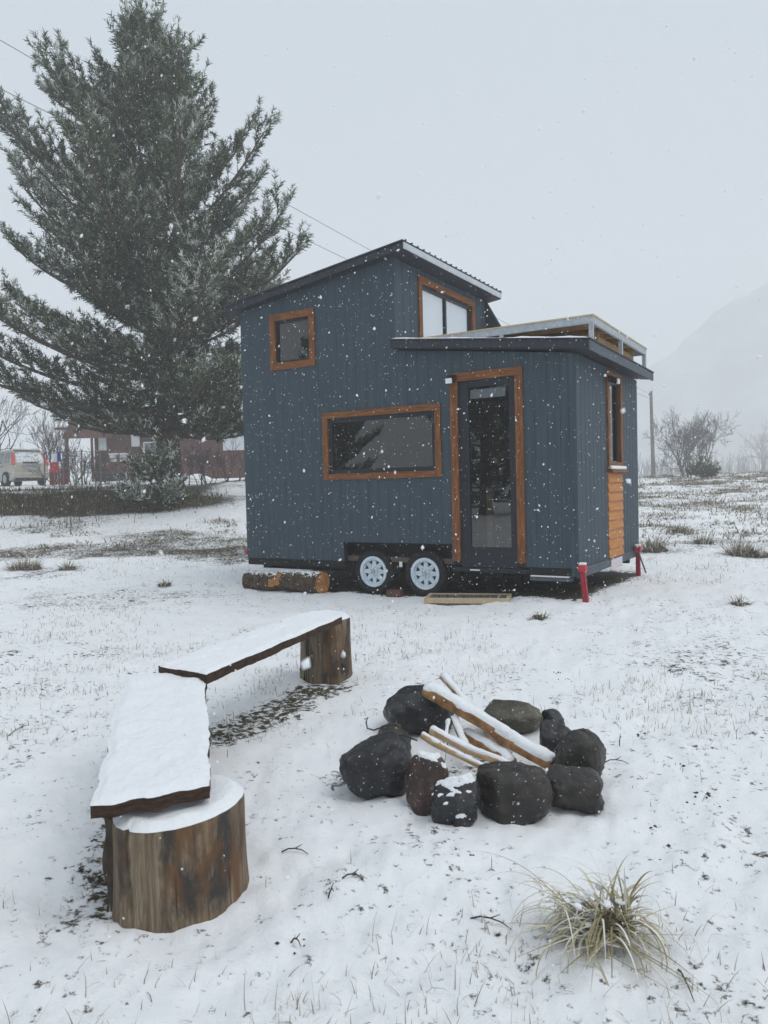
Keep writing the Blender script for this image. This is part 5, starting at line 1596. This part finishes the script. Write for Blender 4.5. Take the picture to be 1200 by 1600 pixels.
MB().add([(X0 - 2.18, -0.5, HE + .13), (X1 + .4, -0.5, HE + .13), (X1 + .4, 3.0, HR + .46), (X0 - 2.18, 3.0, HR + .46), (X0 - 2.18, -0.5, HE + .23), (X1 + .4, -0.5, HE + .23), (X1 + .4, 3.0, HR + .54), (X0 - 2.18, 3.0, HR + .54)],
         [(3, 2, 1, 0), (4, 5, 6, 7), (0, 1, 5, 4), (0, 4, 7, 3), (1, 2, 6, 5), (3, 7, 6, 2)]).build('roof_snow', M_['snow'], roof)
# carport gable at the left end: brown boarded gable on posts
gl, gr = hp2(112, 690).x - (h_l + h_r) / 2, hp2(150, 690).x - (h_l + h_r) / 2
zt, zb2 = hp2(130, 657).z - zg, hp2(130, 686).z - zg
MB().add([(gl - .3, -0.75, zb2), (gr + 1.2, -0.75, zb2), (gr + 1.2, -0.75, zt + .35), (gl + .3, -0.75, zt), (gl - .3, -0.62, zb2), (gr + 1.2, -0.62, zb2), (gr + 1.2, -0.62, zt + .35), (gl + .3, -0.62, zt)],
         [(0, 1, 2, 3), (7, 6, 5, 4), (0, 4, 5, 1), (1, 5, 6, 2), (2, 6, 7, 3), (3, 7, 4, 0)]).build('gable_board', M_['brown_board'], rh)
for xx in (gl, gr): MB().box(xx - .07, xx + .07, -0.72, -0.64, 0, zb2).build('post', M_['brown_board'], rh)
def far_window(px0, px1, py0, py1, mat='pale_sheet'):
    a, b = hp2(px0, py1), hp2(px1, py0)
    xa, xb = a.x - (h_l + h_r) / 2, b.x - (h_l + h_r) / 2
    za, zb_ = a.z - zg, b.z - zg
    w = MB()
    s = 0.07
    for (p, q, c, d) in ((xa, xa + s, za, zb_), (xb - s, xb, za, zb_), (xa + s, xb - s, za, za + s), (xa + s, xb - s, zb_ - s, zb_)): w.box(p, q, -0.07, -0.031, c, d)
    f_ = w.build('window', M_['white_cloth'], rh)
    MB().box(xa + s, xb - s, -0.05, -0.04, za + s, zb_ - s).build('pane', M_[mat], f_)
far_window(155, 166, 676, 704); far_window(206, 218, 674, 698); far_window(225, 250, 690, 712, 'car_glass'); far_window(349, 384, 677, 704)
# porch deck with red railing
dx0, dx1 = hp2(150, 740, 45).x - (h_l + h_r) / 2, hp2(246, 740, 45).x - (h_l + h_r) / 2
zd = hp2(190, 737, 45).z - zg
MB().box(dx0, dx1, -2.6, -0.05, zd - .12, zd).build('porch_floor', M_['brick_red'], rh)
MB().box(dx0 + .3, dx1 - .3, -2.4, -0.1, 0, zd - .13).build('under_porch_dark', M_['black'], rh)  # black box stands in for the darkness under the porch floor
nps = 8
for k in range(nps):
    xx = dx0 + (dx1 - dx0 - .1) * k / (nps - 1)
    MB().box(xx, xx + .08, -2.6, -2.52, zd, zd + 0.78).build('porch_post', M_['barn_red'], rh)
for zz in (0.35, 0.74): MB().box(dx0, dx1, -2.58, -2.54, zd + zz, zd + zz + .06).build('porch_rail', M_['barn_red'], rh)
# table and chair on the porch
tp_ = hp2(187, 737, 45.8)
tb = empty('porch_table', (tp_.x, 45.8, zg + zd)); tag(tb, 'small white-topped table on the red porch', 'table')
MB().box(-0.5, 0.5, -0.4, 0.4, 1.02, 1.12).build('table_top', M_['white_cloth'], tb, bevel=0.02)
MB().box(-0.45, -0.08, -0.36, 0.36, 0.62, 1.015).build('cloth_drop', M_['white_cloth'], tb); MB().box(0.12, 0.45, -0.36, 0.36, 0.62, 1.015).build('cloth_drop', M_['white_cloth'], tb)
for (sx, sy) in ((-1, -1), (1, -1), (1, 1), (-1, 1)): MB().box(sx * .42 - .03, sx * .42 + .03, sy * .33 - .03, sy * .33 + .03, 0, 0.62).build('leg', M_['barn_red'], tb)
# low white tarpaulin behind the trunk
wv_ = rock_mesh(0.7, 0.4, 0.28, 900, sub=3); wv_.materials.append(M_['snow'])
o = bpy.data.objects.new('snow_heap', wv_); COL.objects.link(o); q = at(311, 725, 40); o.location = (q.x, q.y, gz(q.x, q.y) + 0.55)
q0 = at(311, 725, 40)
o.scale = (0.9, 1, 0.8)
o.location.z = gz(q.x, q.y) + 0.12
tag(o, 'heap of snow between the pine trunk and the brick wall', 'snow heap')

# ------------------------------------------------------------------ wire fence and flag
fe = empty('wire_fence', on(160, 755, 31.5)); tag(fe, 'thin wire fence along the far side of the road', 'fence')
fz = fe.location.z
x0f = at(70, 750, 31.5).x - fe.location.x; x1f = at(245, 750, 31.5).x - fe.location.x
for k in range(7):
    xx = x0f + (x1f - x0f) * k / 6
    zz = gz(fe.location.x + xx, 31.5) - fz
    MB().tube([(xx, 0, zz - .1), (xx + 0.02, 0, zz + 1.45)], 0.028, 6).build('post', M_['pole_wood'], fe)
for h in (0.55, 0.95, 1.4):
    pts = []
    for t in np.linspace(0, 1, 13):
        xx = x0f + (x1f - x0f) * t
        pts.append((xx, -0.03, gz(fe.location.x + xx, 31.5) - fz + h - 0.03 * math.sin(t * math.pi * 6) ** 2))
    MB().tube(pts, 0.011, 4).build('strand', M_['wire'], fe)
fp = at(88, 748, 32.6)
fl = empty('flag', (fp.x, 32.6, gz(fp.x, 32.6))); tag(fl, 'small red, white and blue flag hanging behind the parked car', 'flag')
MB().tube([(0.1, 0, -.05), (0.12, 0, 1.75)], 0.018, 6).build('flag_pole', M_['pole_wood'], fl)
def cloth(x0, x1, z0, z1, nm, mat):
    V, F = [], []
    for i in range(9):
        for j in range(5):
            t, s = i / 8, j / 4
            V.append((x0 + (x1 - x0) * s, -0.05 - 0.04 * math.sin(s * 5 + t * 2), z0 + (z1 - z0) * t))
    for i in range(8):
        for j in range(4): F.append((i * 5 + j, i * 5 + j + 1, i * 5 + j + 6, i * 5 + j + 5))
    ob = MB().add(V, F).build(nm, M_[mat], fl, smooth=True)
    s_ = ob.modifiers.new('t', 'SOLIDIFY'); s_.thickness = 0.008
cloth(-0.22, 0.10, 0.62, 1.05, 'red_band', 'red'); cloth(-0.14, 0.10, 1.055, 1.42, 'white_band', 'white_cloth'); cloth(0.105, 0.24, 1.06, 1.5, 'blue_band', 'blue')
# red gate board low by the fence
gp = at(90, 752, 33.2)
gt = empty('red_gate', (gp.x, 33.2, gz(gp.x, 33.2))); tag(gt, 'low dark red gate behind the rear of the car', 'gate')
for k in range(7): MB().box(-0.35 + k * .12, -0.25 + k * .12, 0, 0.03, 0.05, 0.75).build('gate_board', M_['barn_red'], gt)
for zz in (0.2, 0.6): MB().box(-0.36, 0.5, 0.031, 0.06, zz, zz + .07).build('gate_rail', M_['barn_red'], gt)

# ------------------------------------------------------------------ parked car
cp = at(50, 758, 35.0)
car = empty('parked_car', (cp.x, 35.0, gz(cp.x, 35.0)), math.radians(138))
tag(car, 'beige estate car parked at the left edge with snow on its rear window', 'car')
# local: x forward, y left; origin under the rear bumper
prof_low = [(0.0, 0.38), (-0.02, 0.55), (0.02, 0.98), (0.3, 1.0), (2.9, 1.0), (3.1, 0.99), (4.1, 0.86), (4.35, 0.7), (4.38, 0.35), (4.2, 0.24), (0.2, 0.24)]
def hwid(x): return 0.87 - 0.10 * float(sm(3.4, 4.4, x)) - 0.06 * float(sm(0.3, -0.05, x))
b = MB()
nP = len(prof_low)
b.add([(x, hwid(x) * (0.97 if z > .9 else 1), z) for x, z in prof_low] + [(x, -hwid(x) * (0.97 if z > .9 else 1), z) for x, z in prof_low], [tuple(range(nP)), tuple(range(2 * nP - 1, nP - 1, -1))] + [(i, nP + i, nP + (i + 1) % nP, (i + 1) % nP) for i in range(nP)])
body = b.build('body', M_['car_paint'], car, bevel=0.04)
prof_up = [(0.03, 0.985), (0.20, 1.30), (0.36, 1.62), (0.55, 1.67), (2.0, 1.66), (2.35, 1.58), (3.05, 0.995)]
def hw2(z): return 0.83 - 0.17 * (z - 0.98) / 0.7
nQ = len(prof_up)
MB().add([(x, hw2(z), z) for x, z in prof_up] + [(x, -hw2(z), z) for x, z in prof_up], [tuple(range(nQ)), tuple(range(2 * nQ - 1, nQ - 1, -1))] + [(i, nQ + i, nQ + (i + 1) % nQ, (i + 1) % nQ) for i in range(nQ)]).build('cabin', M_['car_paint'], car, bevel=0.03)
def lerp(a, b_, t): return tuple(a[i] + (b_[i] - a[i]) * t for i in range(3))
def tail_pt(t, s, off=0.012):     # on the tailgate between z .985 and 1.62
    z = 0.985 + t * 0.635; x = 0.03 + t * 0.33 - off
    return (x, hw2(z) * s, z)
MB().add([tail_pt(.12, -.80), tail_pt(.12, .80), tail_pt(.9, .80), tail_pt(.9, -.80), tail_pt(.12, -.80, -.02), tail_pt(.12, .80, -.02), tail_pt(.9, .80, -.02), tail_pt(.9, -.80, -.02)], [(0, 1, 2, 3), (0, 4, 5, 1), (1, 5, 6, 2), (2, 6, 7, 3), (3, 7, 4, 0)]).build('rear_window', M_['car_snow_glass'], car)
MB().add([(0.30, -.6, 1.63), (0.30, .6, 1.63), (0.5, .6, 1.675), (0.5, -.6, 1.675), (0.24, -.58, 1.65), (0.24, .58, 1.65), (0.5, .58, 1.71), (0.5, -.58, 1.71)], [(3, 2, 1, 0), (4, 5, 6, 7), (0, 1, 5, 4), (1, 2, 6, 5), (3, 7, 6, 2), (0, 4, 7, 3)]).build('spoiler', M_['car_paint'], car)
for s in (1, -1):
    MB().add([tail_pt(-.05, s * .84, .02), tail_pt(-.05, s * 1.01, .02), tail_pt(.85, s * 1.01, .02), tail_pt(.85, s * .88, .02), tail_pt(-.05, s * .84, -.08), tail_pt(-.05, s * 1.015, -.08), tail_pt(.85, s * 1.015, -.08), tail_pt(.85, s * .88, -.08)], [(0, 1, 2, 3), (4, 7, 6, 5), (0, 4, 5, 1), (1, 5, 6, 2), (2, 6, 7, 3), (3, 7, 4, 0)]).build('tail_lamp', M_['lamp_red'], car)
    for (xa, xb, xc, xd) in ((0.35, 1.05, 1.05, 0.5), (1.15, 1.9, 1.9, 1.15), (2.0, 2.75, 2.3, 2.0)):
        z0_, z1_ = 1.05, 1.55
        MB().add([(xa, s * (hw2(z0_) + .006), z0_), (xb, s * (hw2(z0_) + .006), z0_), (xc, s * (hw2(z1_) + .006), z1_), (xd, s * (hw2(z1_) + .006), z1_)], [(0, 1, 2, 3)]).build('side_window', M_['car_glass'], car)
    for wx in (0.78, 3.45):
        w = empty('wheel', (wx, s * 0.80, 0.33), 0, car)
        MB().tube([(0, -0.09, 0), (0, -0.08, 0), (0, 0.08, 0), (0, 0.09, 0)], [0.29, 0.33, 0.33, 0.29], 24).build('tyre', M_['rubber'], w)
        MB().tube([(0, s * 0.05, 0), (0, s * 0.096, 0)], [0.2, 0.19], 16).build('rim', M_['rim'], w)
    for hx2 in (1.1, 1.95): MB().box(hx2, hx2 + .16, s * .865 - .02, s * .865 + .02, 0.88, 0.91).build('door_handle', M_['car_trim'], car)
MB().box(-0.09, 0.06, -0.82, 0.82, 0.36, 0.60).build('bumper', M_['car_paint'], car, bevel=0.04)
MB().box(-0.06, 0.1, -0.7, 0.7, 0.24, 0.355).build('bumper_skirt', M_['car_trim'], car)
MB().box(-0.045, -0.01, -0.28, 0.28, 0.74, 0.86).build('number_plate', M_['steel'], car)
MB().box(-0.04, 0.0, -0.40, 0.40, 0.88, 0.95).build('tailgate_trim', M_['rim'], car)
MB().box(0.02, 0.07, -0.34, 0.34, 1.06, 1.10).build('wiper', M_['car_trim'], car)
for s in (1, -1): MB().tube([(0.6, s * .58, 1.72), (1.2, s * .6, 1.75), (2.0, s * .58, 1.71)], 0.018, 6).build('roof_rail', M_['car_trim'], car)

# ------------------------------------------------------------------ falling snow
rg = np.random.default_rng(2024)
NF = 96000
Yf = 13.0 * rg.random(NF) ** (1 / 3.0)
Yf = np.maximum(Yf, 0.55)
Xf = Yf * (rg.random(NF) * 2 - 1) * 0.75
Zf = CAMH + Yf * (rg.random(NF) * 2 - 1) * 0.85
ok = Zf > ground_z(Xf, Yf, False) + 0.05
u_ = (Xf - HO[0]) * DL[0] + (Yf - HO[1]) * DL[1]; d_ = (Xf - HO[0]) * DS[0] + (Yf - HO[1]) * DS[1]
ok &= ~((u_ > -0.2) & (u_ < HL + 0.2) & (d_ > -0.05) & (d_ < HW + .1))
Xf, Yf, Zf = Xf[ok], Yf[ok], Zf[ok]; NF = len(Xf)
near = rg.choice(np.where(Yf < 2.2)[0], 26, replace=False)
s = 0.0012 + 0.0034 * rg.random(NF) ** 2.2
s = np.where(Yf < 1.5, s * 0.55, s)
s[near] = 0.0030 + 0.002 * rg.random(26)
oc = np.array([(1, 0, 0), (-1, 0, 0), (0, 1, 0), (0, -1, 0), (0, 0, 1.7), (0, 0, -1.5)], float)
jit = 1 + 0.5 * (rg.random((NF, 6, 1)) - 0.5)
rot = rg.normal(0.25, 0.5, NF)
V = oc[None] * jit * s[:, None, None]
cr_, sr_ = np.cos(rot)[:, None], np.sin(rot)[:, None]
Vx = V[..., 0] * cr_ + V[..., 2] * sr_; Vz = -V[..., 0] * sr_ + V[..., 2] * cr_
V = np.stack([Vx + Xf[:, None], V[..., 1] + Yf[:, None], Vz + Zf[:, None]], -1)
of = np.array([(0, 2, 4), (2, 1, 4), (1, 3, 4), (3, 0, 4), (2, 0, 5), (1, 2, 5), (3, 1, 5), (0, 3, 5)])
F = (np.arange(NF)[:, None, None] * 6 + of[None]).reshape(-1, 3)
o = np_mesh('falling_snow', V.reshape(-1, 3), F, pm('snowflake', (0.86, 0.88, 0.9), (0.9, 0.92, 0.94), rough=0.9))
tag(o, 'snowflakes falling through the air', 'snowflakes', kind='stuff')

# ------------------------------------------------------------------ haze of the snowfall
hm = bpy.data.materials.new('haze'); hm.use_nodes = True
hn_, hl_ = hm.node_tree.nodes, hm.node_tree.links
hn_.clear()
ho = hn_.new('ShaderNodeOutputMaterial'); pv = hn_.new('ShaderNodeVolumePrincipled')
pv.inputs['Color'].default_value = (1.0, 1.0, 1.0, 1)
pv.inputs['Density'].default_value = 0.0040
pv.inputs['Anisotropy'].default_value = 0.0
hl_.new(pv.outputs[0], ho.inputs['Volume'])
hz = MB().box(-420, 420, -420, 420, -4.0, 124.0).build('haze', hm, None)
tag(hz, 'pale snow haze filling the air', 'haze', kind='stuff')
